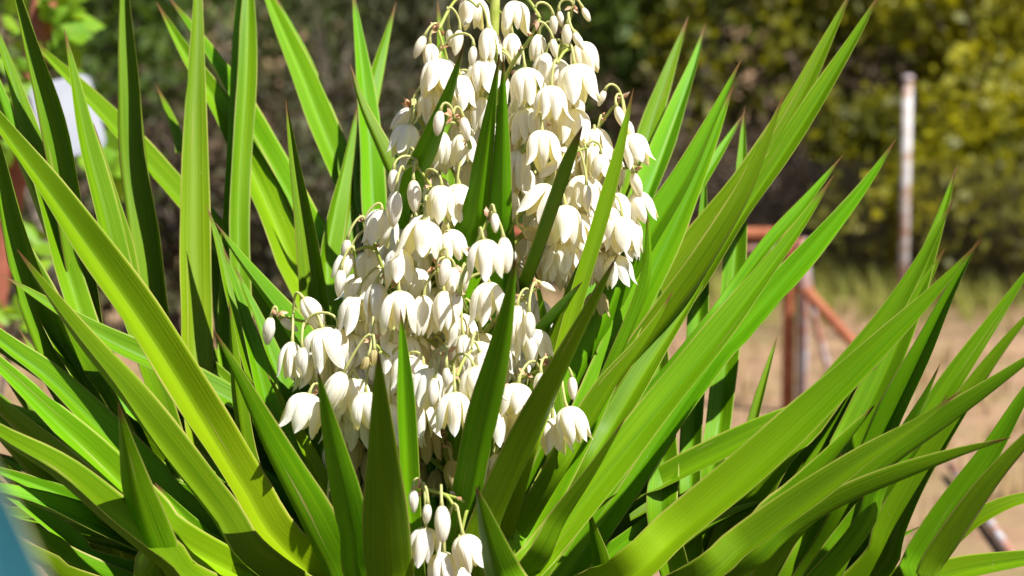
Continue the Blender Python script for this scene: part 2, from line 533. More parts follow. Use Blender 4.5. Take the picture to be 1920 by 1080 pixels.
for i, (px, d, rx, ry, h, n, size, mat, seed, label) in enumerate([
    (1850, 16.2, 1.15, 0.8, 2.9, 5200, 0.12, M_F_YEL, 21, 'bright yellow green bush right of the tall peeling post'),
    (1700, 17.2, 0.95, 0.9, 3.2, 4600, 0.12, M_F_OLIVE, 22, 'olive bush standing directly behind the tall peeling post'),
    (1950, 14.6, 0.75, 0.6, 1.9, 2400, 0.11, M_F_YEL, 23, 'low yellow green bush at the end of the wire fence'),
    (1340, 17.4, 0.95, 0.8, 3.0, 3200, 0.12, M_F_OLIVE, 24, 'loose olive bush beside the brown dry thicket'),
    (1545, 16.0, 0.85, 0.6, 1.75, 3600, 0.060, M_F_DRY, 25, 'dry brown leafless thicket behind the low rusty pipe frame'),
    (1420, 15.4, 0.6, 0.5, 1.3, 2400, 0.055, M_F_DRY, 26, 'small dry brown thicket above the rusty rail'),
    (1160, 17.6, 1.05, 0.9, 3.1, 4000, 0.10, M_F_GREEN, 27, 'mid green bush behind the top of the white flower spike'),
    (1610, 19.5, 1.5, 1.0, 4.2, 6400, 0.13, M_F_OLIVE, 28, 'tall dark olive tree rising behind the brown thicket'),
    (1980, 19.8, 1.4, 1.0, 4.4, 5200, 0.13, M_F_GREEN, 29, 'tall dark green tree behind the yellow green bush'),
    (1290, 20.2, 1.3, 1.0, 4.2, 5200, 0.12, M_F_GREY, 30, 'tall grey green tree behind the loose olive bush'),
    (960, 18.6, 1.4, 0.9, 3.4, 4600, 0.10, M_F_GREY, 31, 'grey green bush hidden behind the flower spike'),
    (640, 17.0, 1.25, 0.9, 2.7, 3800, 0.065, M_F_GREY, 32, 'thin grey brown bush left of the flower spike'),
    (420, 17.8, 1.2, 0.9, 3.1, 4200, 0.070, M_F_GREEN, 33, 'dull dark green bush behind the upright leaves'),
    (500, 15.2, 0.8, 0.6, 1.5, 2600, 0.055, M_F_DRY, 34, 'dry brown scrub low behind the upright leaves'),
    (235, 16.8, 1.1, 0.8, 2.9, 4000, 0.10, M_F_GREEN, 35, 'dark green bush right of the white board'),
    (20, 16.4, 1.2, 0.9, 3.1, 3600, 0.10, M_F_GREEN, 36, 'dark green bush behind the rusty pole and vine'),
    (180, 20.5, 1.6, 1.0, 4.4, 5200, 0.12, M_F_GREY, 37, 'tall grey green tree behind the white board'),
    (90, 11.5, 0.75, 0.5, 1.35, 2600, 0.06, M_F_GREY, 41, 'low grey green scrub under the white board'),
    (330, 11.8, 0.8, 0.5, 1.45, 2800, 0.055, M_F_DRY, 42, 'dry brown scrub behind the paired upright leaves'),
    (590, 11.6, 0.8, 0.5, 1.4, 2800, 0.055, M_F_GREY, 43, 'low grey green scrub beside the left edge of the flowers'),
    (830, 12.2, 0.8, 0.5, 1.5, 2400, 0.06, M_F_GREEN, 44, 'low dark green scrub hidden behind the lower flowers'),
    (1230, 14.4, 0.7, 0.5, 1.5, 2400, 0.06, M_F_DRY, 45, 'dry brown scrub behind the two pale upright leaves'),
    (1790, 14.3, 0.7, 0.5, 1.35, 2600, 0.10, M_F_YEL, 46, 'low bright yellow green bush at the foot of the tall peeling post'),
    (1900, 13.9, 0.6, 0.5, 1.1, 2000, 0.10, M_F_OLIVE, 47, 'low olive scrub behind the wire mesh'),
    (1640, 15.0, 0.5, 0.5, 1.5, 1800, 0.10, M_F_OLIVE, 48, 'narrow olive bush between brown thicket and peeling post'),
    (720, 20.8, 1.6, 1.0, 4.2, 5200, 0.12, M_F_GREY, 38, 'tall grey green tree behind the thin grey bush'),
]):
    shrub('bush' if h < 3.9 else 'tree', label, 'bush' if h < 3.9 else 'tree', 'bushes and trees on the bank', px_x(px, d), d, rx, ry, h, n, size, mat, M_TWIG, seed)


# ------------------------------------------------------------------ pipes, fence, sign
def paint_mat(name, paint, rust, scale, lo, hi):
    m, nt, N, L = newmat(name)
    out = N.new('ShaderNodeOutputMaterial')
    tc = N.new('ShaderNodeTexCoord')
    mp = nd(N, 'ShaderNodeMapping')
    mp.inputs['Scale'].default_value = (0.6, 0.6, 1.0)
    L.new(tc.outputs['Object'], mp.inputs[0])
    n1 = nd(N, 'ShaderNodeTexNoise', inp={'Scale': scale, 'Detail': 5.0, 'Roughness': 0.65})
    L.new(mp.outputs[0], n1.inputs['Vector'])
    r = ramp(N, [(lo, (0, 0, 0)), (hi, (1, 1, 1))])
    L.new(n1.outputs[0], r.inputs[0])
    n2 = nd(N, 'ShaderNodeTexNoise', inp={'Scale': 40.0, 'Detail': 4.0})
    L.new(tc.outputs['Object'], n2.inputs['Vector'])
    rc = mixc(N, L, n2.outputs[0], rust, tuple(x * 0.55 for x in rust))
    c = mixc(N, L, r.outputs[0], paint, rc)
    pr = nd(N, 'ShaderNodeBsdfPrincipled', inp={'Roughness': 0.65})
    L.new(c, pr.inputs['Base Color'])
    L.new(pr.outputs[0], out.inputs[0])
    return m


RUST = (0.40, 0.135, 0.055)
M_PEEL = paint_mat('peeling_white_paint', (0.42, 0.40, 0.40), (0.34, 0.17, 0.09), 5.5, 0.47, 0.58)
M_RUST = simple_mat('rusty_pipe', (0.22, 0.06, 0.025), (0.32, 0.11, 0.05), 12, 0.8)
M_WHITEP = paint_mat('white_pipe_paint', (0.34, 0.33, 0.35), (0.34, 0.12, 0.06), 6.0, 0.44, 0.56)
M_WIRE = simple_mat('fence_wire', (0.05, 0.04, 0.03), (0.09, 0.06, 0.04), 20, 0.6)


def pipe(name, pts, r, mat, parent=None, origin=None, n=10, sides=14):
    p, _ = spline(pts, n)
    v, f = tube(p, [r] * n, sides)
    return mesh_obj(name, v, f, mat, parent, origin=origin)


# chain-link fence with the tall peeling post
D = 12.0
def gp(px, d):
    x = px_x(px, d)
    y = d * math.cos(PITCH) - 3.2
    return Vector((x, y, ground_z(x, y)))

pf = gp(1693, D)
fe = empty('chain_link_fence', pf, 'sagging wire mesh fence with tall peeling white and rust post', 'fence')
top = at(1695, 150, d=D)
v, f = tube([Vector((pf.x, pf.y, -0.05)), Vector((pf.x + .002, pf.y, 0.7)), Vector((pf.x + .006, pf.y, top.z))], [0.029] * 3, 18)
post = mesh_obj('post', v, f, M_PEEL, fe, origin=pf)
v, f = tube([Vector((pf.x + .006, pf.y, top.z - 0.0)), Vector((pf.x + .006, pf.y, top.z + 0.012)), Vector((pf.x + .006, pf.y, top.z + 0.03))], [0.038, 0.037, 0.02], 18)
cap_ = mesh_obj('cap', v, f, M_WHITEP, post, origin=pf)
for px in (1085, 2096):
    q = gp(px, D)
    v, f = tube([Vector((q.x, q.y, -0.05)), Vector((q.x, q.y, 1.15))], [0.03, 0.03], 12)
    mesh_obj('post', v, f, M_RUST, fe, origin=pf)
fx0, fx1 = gp(1085, D).x, gp(2096, D).x
fh = 1.02
v, f = [], []
sp_ = 0.075
yw = pf.y + 0.045
k = fx0 - fh
while k < fx1:
    for sgn in (1, -1):
        a0, a1 = (k, 0.03), (k + fh, 0.03 + fh)
        if sgn < 0:
            a0, a1 = (k, 0.03 + fh), (k + fh, 0.03)
        (xa, za), (xb, zb) = a0, a1
        ta = max(0, (fx0 - xa) / (xb - xa)); tb = min(1, (fx1 - xa) / (xb - xa))
        if tb > ta:
            pa = Vector((xa + (xb - xa) * ta, yw + 0.002 * sgn, za + (zb - za) * ta))
            pb = Vector((xa + (xb - xa) * tb, yw + 0.002 * sgn, za + (zb - za) * tb))
            tube([pa, pb], [0.0011, 0.0011], 4, v, f)
    k += sp_
w = mesh_obj('wire_mesh', v, f, M_WIRE, fe, origin=pf)
w['kind'] = 'stuff'

# low rusty pipe frame (corner, brace)
D2 = 9.6
cb_ = gp(1480, D2)
fr = empty('pipe_frame', cb_, 'low rusty pipe rail with white upright and red diagonal brace', 'railing')
zt = at(1480, 438, d=D2).z
pipe('upright', [Vector((cb_.x, cb_.y, -0.05)), Vector((cb_.x, cb_.y, .4)), Vector((cb_.x, cb_.y, zt))], 0.030, M_RUST, fr, cb_)
wx = px_x(1505, D2)
pipe('upright', [Vector((wx, cb_.y - .02, -0.05)), Vector((wx, cb_.y - .02, .4)), Vector((wx - 0.01, cb_.y - .02, zt - .02))], 0.029, M_WHITEP, fr, cb_)
pipe('rail', [Vector((px_x(1490, D2), cb_.y + .055, zt - .005)), Vector((px_x(1200, D2), cb_.y + .055, zt)), Vector((px_x(900, D2), cb_.y + .055, zt))], 0.030, M_RUST, fr, cb_)
pipe('rail', [Vector((px_x(1490, D2), cb_.y + .055, zt - .075)), Vector((px_x(1200, D2), cb_.y + .055, zt - .07)), Vector((px_x(900, D2), cb_.y + .055, zt - .07))], 0.016, M_WHITEP, fr, cb_)
b1, b2 = at(1512, 545, d=D2 - .08), at(1640, 690, d=D2 - .25)
pipe('brace', [b1, (b1 + b2) / 2, b2 + (b2 - b1) * 0.12], 0.026, M_RUST, fr, cb_)
b3 = at(1560, 720, d=D2 + .1)
pipe('brace', [at(1508, 470, d=D2 + .09), at(1525, 580, d=D2 + .1), b3], 0.016, M_WHITEP, fr, cb_)
u2 = px_x(900, D2)
pipe('upright', [Vector((u2, cb_.y, -.05)), Vector((u2, cb_.y, .4)), Vector((u2, cb_.y, zt))], 0.03, M_RUST, fr, cb_)

# a fallen pipe on the soil
a_, b_ = gp(1790, 7.9), gp(1915, 6.35)
a_.z = b_.z = 0.03
v, f = tube([a_, a_.lerp(b_, .33), a_.lerp(b_, .66), b_], [0.015] * 4, 14)
fp = mesh_obj('fallen_pipe', v, f, M_WHITEP, origin=a_)
fp.location = a_
tag(fp, 'white and rust red pipe lying on the tan soil', 'pipe')

# rusty pole with the small white board, vine climbing it
DS = 6.0
pb = at(52, 190, d=DS + .06)
pt = at(104, -120, d=DS + .06)
dirp = (pt - pb).normalized()
foot = pb - dirp * ((pb.z + 0.05) / dirp.z)
sg = empty('sign_pole', (foot.x, foot.y, 0), 'small white board on a leaning rust red pole', 'sign')
so = sg.location.copy()
v, f = tube([foot, foot.lerp(pb, .5), pb, pt], [0.036] * 4, 14)
mesh_obj('pole', v, f, simple_mat('red_rust_pole', (0.20, 0.055, 0.03), (0.30, 0.10, 0.06), 10, 0.8), sg, origin=so)
c0 = at(127, 220, d=DS - .06)
ang = R(13)
hw, hh, th, cr = 0.088, 0.112, 0.004, 0.028
out_ = []
for (sx, sy, a0) in ((1, 1, 0), (-1, 1, 90), (-1, -1, 180), (1, -1, 270)):
    for kk in range(6):
        a = R(a0 + kk * 18)
        out_.append((sx * (hw - cr) + cr * math.cos(a), sy * (hh - cr) + cr * math.sin(a)))
v, f = [], []
no = len(out_)
for yy in (-th, th):
    for (x, z) in out_:
        p = Vector((x * math.cos(ang) - z * math.sin(ang), yy + 0.02 * math.sin(x * 14), x * math.sin(ang) + z * math.cos(ang)))
        v.append(c0 + p)
f.append(tuple(range(no)))
f.append(tuple(reversed(range(no, 2 * no))))
for i in range(no):
    f.append((i, i + no, (i + 1) % no + no, (i + 1) % no))
mesh_obj('board', v, f, simple_mat('board_white', (0.34, 0.36, 0.42), (0.40, 0.42, 0.47), 6, 0.5), sg, smooth=False, origin=so)
pipe('bracket', [c0 + Vector((-.03, .004, .0)), c0 + Vector((-.06, .05, 0.0)), pb + Vector((0, -.02, -.02))], 0.006, M_RUST, sg, so, sides=8)

vine = empty('climbing_vine', (foot.x - .05, foot.y + .05, 0), 'bright green leafy vine climbing the rust red pole', 'vine')
vo = vine.location.copy()
M_VINE = simple_mat('vine_leaf', (0.10, 0.24, 0.01), (0.20, 0.36, 0.02), 9, 0.5, trans=(0.36, 0.52, 0.015), tw=0.42)
M_VRED = simple_mat('vine_red', (0.36, 0.09, 0.02), (0.42, 0.2, 0.03), 9, 0.5)
vp, _ = spline([foot + Vector((-.06, .05, 0)), foot.lerp(pb, .5) + Vector((.06, .05, 0)), pb + Vector((-.05, .05, 0)), pt + Vector((.05, .04, 0))], 20)
v, f = tube(vp, [0.009] * 20, 6)
mesh_obj('stem', v, f, M_TWIG, vine, origin=vo)
spots = []
for (px, py, sd, n) in ((115, 20, 20, 16), (135, 60, 14, 10), (45, 125, 16, 10), (30, 40, 22, 9), (125, 110, 16, 9), (60, 180, 12, 6), (20, 300, 18, 10), (215, 300, 20, 12), (200, 345, 14, 8), (232, 320, 10, 5), (90, 10, 12, 5), (20, 190, 14, 6), (60, 460, 30, 10), (20, 580, 20, 8)):
    for _ in range(n):
        spots.append(at(px + rng.normal(0, sd), py + rng.normal(0, sd), d=DS + rng.uniform(-.05, .25)))
for i, c in enumerate(spots):
    Lf = rng.uniform(.035, .07)
    t = Vector(rng.normal(size=3)).normalized()
    b = t.cross(Vector((rng.normal() * .4, -1, rng.normal() * .4 + .8))).normalized()
    nrm = t.cross(b)
    vv = [c - t * Lf, c - t * Lf * .35 + b * Lf * .55 + nrm * .006, c + t * Lf * .35 + b * Lf * .45 + nrm * .006, c + t * Lf, c + t * Lf * .35 - b * Lf * .45 + nrm * .006, c - t * Lf * .35 - b * Lf * .55 + nrm * .006]
    mesh_obj('leaf', vv, [(0, 1, 2, 3), (0, 3, 4, 5)], M_VINE, vine, origin=vo)


# ------------------------------------------------------------------ THE YUCCA
ORI = at(850, 1300, 0.0)
ORI.z = 0.0
yu = empty('yucca_plant', ORI, 'large yucca with long green sword leaves and a tall spike of white bell flowers', 'yucca')
CROWNS = {'c': at(850, 1270, 0.02), 'l': at(440, 1330, 0.16), 'r': at(1330, 1320, 0.16)}
for key in 'clr':
    c = CROWNS[key]
    base = Vector((ORI.x, ORI.y, -0.05)) if key == 'c' else Vector((ORI.x + (c.x - ORI.x) * .25, ORI.y + .1, 0.02))
    p, _ = spline([base, base.lerp(c, .55) + Vector((0, 0.02, -0.03)), c + Vector((0, 0, .04))], 12)
    v, f = tube(p, [0.085 - 0.02 * i / 11 + 0.006 * math.sin(i * 2.3) for i in range(12)], 16)
    mesh_obj('trunk', v, f, M_TRUNK, yu, origin=ORI)

NU = 4.5    # half the number of strips across a blade
def leaf(path, w, zt, zb, f=30, fold=0.4, twist=0.0, crown='c', taper=None, n=40, nolean=False, name='leaf', mat=None, parent=None, origin=None, wpts=None, thick=0.0028, tone=None):
    """path: tip first, pixel positions down the blade; zt, zb: depth offset at tip and last point."""
    if wpts is None:
        m = len(path)
        cum = [0.0]
        for i in range(1, m):
            cum.append(cum[-1] + math.dist(path[i], path[i - 1]))
        pts = [at(px, py, zt + (zb - zt) * cum[i] / cum[-1]) for i, (px, py) in enumerate(path)]
        if crown:
            c = CROWNS[crown] + Vector((random.uniform(-.05, .05), random.uniform(-.05, .05), random.uniform(-.07, .03)))
            pts.append(c)
    else:
        pts = wpts
    if wpts is None and m > 1:
        # blades lean outwards from the crown: those behind lean away, those in front towards the viewer
        dx, dy = abs(path[0][0] - path[-1][0]), abs(path[0][1] - path[-1][1])
        if dx < 0.62 * dy and not nolean:
            lean = (0.30 if abs(f) < 90 and zt > -.1 else 0.0) if f < 90 else (-0.22 if zt < -.2 else 0.0)
            for i in range(m):
                hgt_ = (path[-1][1] - path[i][1]) / FPX * FOC
                c_ = pts[i] - CAM
                pts[i] = CAM + c_ * (1 + lean * hgt_ / FOC)
    P, LEN = spline(pts, n)
    wm = w / FPX * (FOC + (zt + zb) / 2) if wpts is None else w
    cf = max(0.55, abs(math.cos(R(f))))
    wm = wm * (0.93 if wpts is None else 1.0) / cf / (0.96 - 0.06 * fold)
    fold = min(1.05, fold * 1.25)
    tp = (taper or 6.6) * wm * cf
    kmid = n // 3
    side_sign = None
    T = [(P[max(i - 1, 0)] - P[min(i + 1, n - 1)]).normalized() for i in range(n)]   # base -> tip
    tc_ = (CAM - P[kmid]); tc_ = (tc_ - T[kmid] * tc_.dot(T[kmid])).normalized()
    s_ = T[kmid].cross(tc_)
    toward = Vector((CROWNS['c'].x - P[kmid].x, 0, 0))
    side_sign = 1.0 if s_.dot(Vector((0, 0, .7)) + toward) > 0 else -1.0
    verts, uvs, faces = [], [], []
    us = np.array([-1, -.86, -.55, -.25, -.05, .05, .25, .55, .86, 1]) if fold > .42 else np.array([-1, -.88, -.62, -.36, -.12, .12, .36, .62, .88, 1])
    ex = 1.06 if fold > .42 else 1.4
    nick = {}
    wob = [random.uniform(0, 6.28) for _ in range(4)]
    for _ in range(random.choice([0, 0, 1, 1, 2])):
        nick[random.randrange(4, n - 4)] = random.choice([0, 9])
    cum = 0.0
    for i in range(n):
        if i:
            cum += (P[i] - P[i - 1]).length
        x = cum / tp
        ww = x ** 0.86 if x < 0.8 else 0.8 ** 0.86 + (1 - 0.8 ** 0.86) * (1 - math.exp(-(x - 0.8) * 4.2))
        sfrac = 1 - cum / LEN
        if sfrac < 0.22:
            ww *= 0.78 + sfrac
        ww = max(ww, 0.012)
        tc_ = (CAM - P[i]); tc_ = (tc_ - T[i] * tc_.dot(T[i])).normalized()
        sd = T[i].cross(tc_) * side_sign
        a = R(f + twist * (0.5 - sfrac) + 5.0 * math.sin(cum * 9 + wob[0]) + 3 * math.sin(cum * 23 + wob[1]))
        nrm = tc_ * math.cos(a) + sd * math.sin(a)
        wd = T[i].cross(nrm)
        hw_ = wm * ww * 0.5
        for lay in (0, 1):
            for ju, u in enumerate(us):
                if nick.get(i) == ju:
                    u = u * 0.88
                u = u * (1 + .018 * math.sin(cum * 31 + wob[2 + (u > 0)]))
                h = hw_ * fold * (abs(u) ** ex)
                t_ = thick * max(0, 1 - u * u) * min(1, ww * 1.6)
                p = P[i] + wd * (u * hw_ * (1 - .10 * fold)) + nrm * (h - lay * (t_ + 0.0003))
                verts.append(p)
                uvs.append((u * .5 + .5, sfrac))
    S, H, NS2 = 20, 10, 9
    for i in range(n - 1):
        for j in range(NS2):
            a = i * S + j
            faces.append((a, a + 1, a + S + 1, a + S))
            b = a + H
            faces.append((b + 1, b, b + S, b + S + 1))
        for (a, b) in ((i * S, i * S + H), (i * S + H + NS2, i * S + NS2)):
            faces.append((b, a, a + S, b + S))
    o = mesh_obj(name, verts, faces, mat or M_LEAF, parent or yu, uvs=uvs, origin=origin or ORI)
    o.color = (1, 1, 1, tone if tone is not None else (random.choice([0, 0, .05, .12, .22]) if mat is None else 0.0))
    return o


A, B = 28, 150       # upper face seen / under face seen
LEAVES = [
    # ---- left, from the long bright diagonal downwards
    dict(path=[(-110, 85), (0, 238), (100, 372), (205, 520), (300, 660), (385, 800), (460, 925), (540, 1040)], w=80, zt=-.26, zb=-.12, f=24, fold=.6, tone=.42),
    dict(path=[(32, 468), (75, 535), (150, 645), (235, 755), (315, 860), (400, 970), (490, 1080)], w=56, zt=-.36, zb=-.2, f=48, fold=.75),
    dict(path=[(-90, 745), (0, 822), (100, 890), (200, 978), (300, 1060), (390, 1130)], w=50, zt=-.45, zb=-.26, f=55, fold=.8),
    dict(path=[(-130, 520), (0, 640), (90, 710), (180, 800), (270, 890), (370, 990)], w=64, zt=-.2, zb=-.12, f=35, fold=.5),
    dict(path=[(-120, 575), (0, 690), (90, 778), (180, 862), (270, 950), (370, 1040)], w=68, zt=-.24, zb=-.17, f=30, fold=.5, tone=.55),
    dict(path=[(-110, 660), (0, 765), (80, 838), (165, 920), (260, 1010)], w=62, zt=-.28, zb=-.2, f=142, fold=.4),
    dict(path=[(-160, 880), (0, 925), (80, 950), (160, 985), (260, 1030), (370, 1090)], w=54, zt=-.3, zb=-.14, f=65, fold=.4),
    dict(path=[(-60, 880), (40, 945), (130, 1010), (230, 1080)], w=62, zt=-.12, zb=-.08, f=30),
    dict(path=[(-120, 985), (0, 1015), (90, 1060), (200, 1120)], w=54, zt=-.35, zb=-.2, f=140),
    dict(path=[(-120, 930), (0, 975), (90, 1020), (200, 1085)], w=50, zt=-.2, zb=-.1, f=150),
    dict(path=[(221, 756), (234, 840), (254, 935), (285, 1035), (330, 1120)], w=82, zt=-.40, zb=-.24, f=150, fold=.6, taper=4.2, tone=0),
    dict(path=[(290, 905), (350, 975), (430, 1060), (500, 1130)], w=76, zt=-.16, zb=-.12, f=25, tone=.7, taper=4.5),
    # uprights, left
    dict(path=[(371, -130), (370, 0), (365, 270), (365, 540), (368, 720), (385, 900)], w=66, zt=.14, zb=.1, f=12, fold=.3, crown='l', taper=9.5, tone=.3),
    dict(path=[(233, -110), (241, 0), (270, 270), (303, 540), (330, 740), (370, 950)], w=60, zt=.36, zb=.2, f=-34, fold=1.0, crown='l', nolean=True),
    dict(path=[(51, 66), (130, 150), (190, 215), (245, 275), (330, 370), (410, 460), (500, 610)], w=48, zt=.64, zb=.32, f=40, fold=.5),
    dict(path=[(5, -90), (42, 0), (78, 110), (125, 270), (158, 440), (200, 640), (260, 820)], w=56, zt=.12, zb=.12, f=-34, fold=1.0, crown='l', nolean=True),
    dict(path=[(120, 53), (140, 160), (163, 275), (200, 420), (232, 560), (290, 740)], w=48, zt=-.0, zb=.06, f=32, fold=.45, crown='l'),
    dict(path=[(175, 230), (205, 360), (228, 460), (250, 600), (300, 760)], w=44, zt=.16, zb=.14, f=150, crown='l'),
    dict(path=[(-18, 20), (22, 150), (58, 270), (100, 420), (135, 540), (200, 720)], w=50, zt=.02, zb=.06, f=25, crown='l'),
    dict(path=[(-40, 140), (6, 290), (42, 420), (85, 560), (150, 700), (220, 830)], w=74, zt=-.02, zb=.03, f=-34, fold=.9, crown='l', nolean=True),
    dict(path=[(-60, 260), (-5, 390), (45, 500), (110, 640), (190, 780)], w=60, zt=-.06, zb=.0, f=35, fold=.6, crown='l'),
    dict(path=[(-40, 60), (15, 225), (60, 340), (110, 470), (180, 640)], w=40, zt=.14, zb=.14, f=150, crown='l'),
    dict(path=[(2, 514), (55, 548), (120, 590), (205, 640), (300, 685), (400, 735), (510, 800), (600, 880)], w=46, zt=-.08, zb=.02, f=40, fold=.4),
    dict(path=[(293, 3), (345, 95), (425, 225), (490, 360), (545, 490), (610, 640)], w=70, zt=.4, zb=.24, f=20, fold=.45, tone=.5),
    dict(path=[(312, -10), (360, 65), (430, 180), (500, 300), (560, 410), (640, 560)], w=40, zt=.44, zb=.3, f=48, fold=.7),
    dict(path=[(468, -120), (466, 20), (462, 160), (449, 330), (448, 480), (455, 650), (480, 850)], w=40, zt=.26, zb=.14, f=20, twist=60, crown='l'),
    dict(path=[(452, -90), (446, 60), (437, 230), (428, 430), (420, 610), (430, 800)], w=30, zt=.3, zb=.2, f=25, crown='l'),
    dict(path=[(293, 160), (315, 212), (340, 285), (380, 380)], w=24, zt=.62, zb=.5, f=35, crown='l'),
    dict(path=[(470, -80), (505, 0), (555, 115), (605, 240), (650, 350), (720, 500)], w=58, zt=.46, zb=.3, f=22, fold=.35),
    dict(path=[(512, -15), (548, 65), (600, 185), (655, 320), (720, 470)], w=26, zt=.5, zb=.4, f=30),
    dict(path=[(536, 186), (551, 275), (574, 400), (596, 540), (615, 660), (660, 800)], w=70, zt=.14, zb=.06, f=-16, fold=.8, nolean=True),
    dict(path=[(660, -25), (679, 130), (692, 270), (703, 420), (730, 600)], w=50, zt=.34, zb=.22, f=18, fold=.4),
    dict(path=[(743, 2), (716, 90), (693, 180), (675, 290), (690, 480)], w=32, zt=.42, zb=.3, f=35),
    dict(path=[(656, 118), (677, 195), (712, 275), (752, 370), (800, 500)], w=42, zt=.2, zb=.1, f=145, fold=.6),
    dict(path=[(672, 190), (648, 300), (622, 420), (612, 520), (650, 680)], w=44, zt=.26, zb=.16, f=30, fold=.6),
    dict(path=[(676, 270), (660, 370), (648, 480), (670, 640)], w=44, zt=.3, zb=.2, f=20),
    dict(path=[(403, 417), (440, 478), (490, 550), (545, 630), (620, 760)], w=46, zt=.0, zb=.0, f=55, fold=.7),
    dict(path=[(388, 385), (412, 470), (432, 560), (470, 700), (540, 860)], w=30, zt=.06, zb=.04, f=30),
    dict(path=[(418, 460), (446, 560), (480, 680), (515, 800), (580, 930)], w=48, zt=-.06, zb=-.04, f=30, fold=.5),
    dict(path=[(440, 500), (478, 590), (512, 680), (545, 770), (600, 880)], w=38, zt=.02, zb=.02, f=40, fold=.5),
    dict(path=[(429, 563), (437, 650), (447, 760), (470, 880), (530, 1000)], w=34, zt=-.12, zb=-.1, f=150),
    dict(path=[(401, 620), (440, 705), (490, 820), (550, 945), (615, 1075), (660, 1140)], w=72, zt=-.34, zb=-.2, f=132, fold=.75),
    dict(path=[(500, 700), (560, 820), (610, 930), (660, 1040)], w=52, zt=-.1, zb=-.08, f=40),
    dict(path=[(560, 640), (570, 760), (590, 880), (640, 1020)], w=46, zt=.12, zb=.06, f=30),
    # ---- centre
    dict(path=[(594, 688), (612, 780), (638, 895), (660, 1000), (690, 1110)], w=66, zt=-.50, zb=-.26, taper=5.8, tone=0, f=160, fold=.45),
    dict(path=[(709, 652), (713, 790), (720, 940), (727, 1080), (740, 1150)], w=106, zt=-.56, zb=-.3, f=168, fold=.35, taper=5.2, tone=0),
    dict(path=[(751, 578), (757, 690), (763, 830), (769, 960), (780, 1100)], w=40, zt=-.34, zb=-.26, f=10, fold=.4, taper=4.5),
    dict(path=[(938, 96), (914, 260), (892, 410), (875, 540)], w=66, zt=-.25, zb=-.08, tone=.1, f=162, nolean=True, fold=.4),
    dict(path=[(944, 104), (942, 260), (940, 420), (940, 530)], w=64, zt=-.25, zb=-.07, tone=.1, f=172, nolean=True, fold=.45),
    dict(path=[(871, 82), (842, 180), (803, 285), (775, 360), (770, 500)], w=50, zt=-.26, zb=-.0, tone=0, f=155, fold=.4),
    dict(path=[(1093, 234), (1066, 328), (1030, 432), (998, 520), (950, 650)], w=19, zt=-.28, zb=.02, f=128, fold=1.1, taper=5, tone=0),
    dict(path=[(1188, 165), (1160, 285), (1122, 420), (1080, 560), (1035, 720), (980, 880)], w=32, zt=-.15, zb=-.20, f=-10, fold=.3, tone=.5, nolean=True),
    dict(path=[(1118, 430), (1075, 540), (1045, 640), (1000, 760)], w=40, zt=-.14, zb=-.08, f=25),
    dict(path=[(969, 476), (946, 620), (908, 790), (882, 930), (862, 1070)], w=66, zt=-.44, zb=-.22, tone=0, taper=5.6, f=160, fold=.4),
    dict(path=[(1158, 478), (1098, 605), (1040, 730), (985, 850), (930, 975), (885, 1090)], w=66, zt=-.36, zb=-.24, f=140, fold=.5),
    dict(path=[(892, 912), (910, 985), (936, 1080), (960, 1150)], w=84, zt=-.48, zb=-.36, f=155, fold=.5, taper=3.4, tone=0),
    dict(path=[(1092, 528), (1050, 580), (1010, 628), (980, 668)], w=22, zt=-.24, zb=.0, f=140),
    dict(path=[(1002, 500), (1023, 600), (1046, 700), (1040, 860)], w=26, zt=-.1, zb=-.08, f=150),
    dict(path=[(820, -2), (824, 60), (829, 150), (838, 320), (850, 600)], w=26, zt=.22, zb=.1, f=20),
    # ---- right
    dict(path=[(1392, 107), (1340, 220), (1285, 330), (1215, 445), (1145, 565), (1080, 700), (1000, 870)], w=66, zt=.06, zb=-.02, f=150, fold=.4),
    dict(path=[(1376, 158), (1330, 275), (1272, 410), (1205, 550), (1145, 680), (1080, 820), (1005, 970), (950, 1080)], w=68, zt=-.04, zb=-.12, f=5, fold=.5),
    dict(path=[(1602, -28), (1545, 90), (1482, 215), (1410, 330), (1335, 425), (1255, 525), (1170, 640)], w=62, zt=.26, zb=.14, f=14, fold=.4),
    dict(path=[(1655, -20), (1590, 95), (1520, 210), (1455, 310), (1395, 400), (1320, 520), (1230, 650)], w=42, zt=.16, zb=.08, f=25, fold=.6),
    dict(path=[(1472, 173), (1438, 270), (1392, 380), (1330, 485), (1262, 580), (1180, 690), (1100, 820)], w=44, zt=.03, zb=.03, f=122, fold=.3, tone=0),
    dict(path=[(1581, 290), (1505, 388), (1440, 462), (1375, 550), (1290, 660)], w=26, zt=.14, zb=.06, f=40),
    dict(path=[(1564, 328), (1490, 440), (1402, 560), (1310, 680), (1212, 800), (1115, 920), (1020, 1040), (960, 1110)], w=66, zt=-.14, zb=-.26, f=22, fold=.5),
    dict(path=[(1682, 258), (1620, 350), (1545, 442), (1470, 530), (1390, 620), (1300, 730)], w=56, zt=.12, zb=.06, f=12, fold=.5),
    dict(path=[(1398, 208), (1362, 268), (1312, 350), (1262, 430), (1180, 560)], w=22, zt=.24, zb=.14, f=35),
    dict(path=[(1396, 198), (1390, 330), (1379, 480), (1365, 640), (1350, 790), (1335, 930)], w=52, zt=.2, zb=.14, f=5, fold=.5, crown='r'),
    dict(path=[(1323, 303), (1319, 420), (1313, 560), (1305, 720), (1298, 860), (1300, 980)], w=44, zt=.14, zb=.12, f=20, crown='r'),
    dict(path=[(1228, 430), (1233, 580), (1239, 740), (1245, 880), (1250, 1010)], w=62, zt=.02, zb=.03, f=5, fold=.4, crown='r'),
    dict(path=[(1211, 388), (1216, 440), (1210, 530), (1165, 650), (1090, 800)], w=26, zt=-.02, zb=.0, f=150),
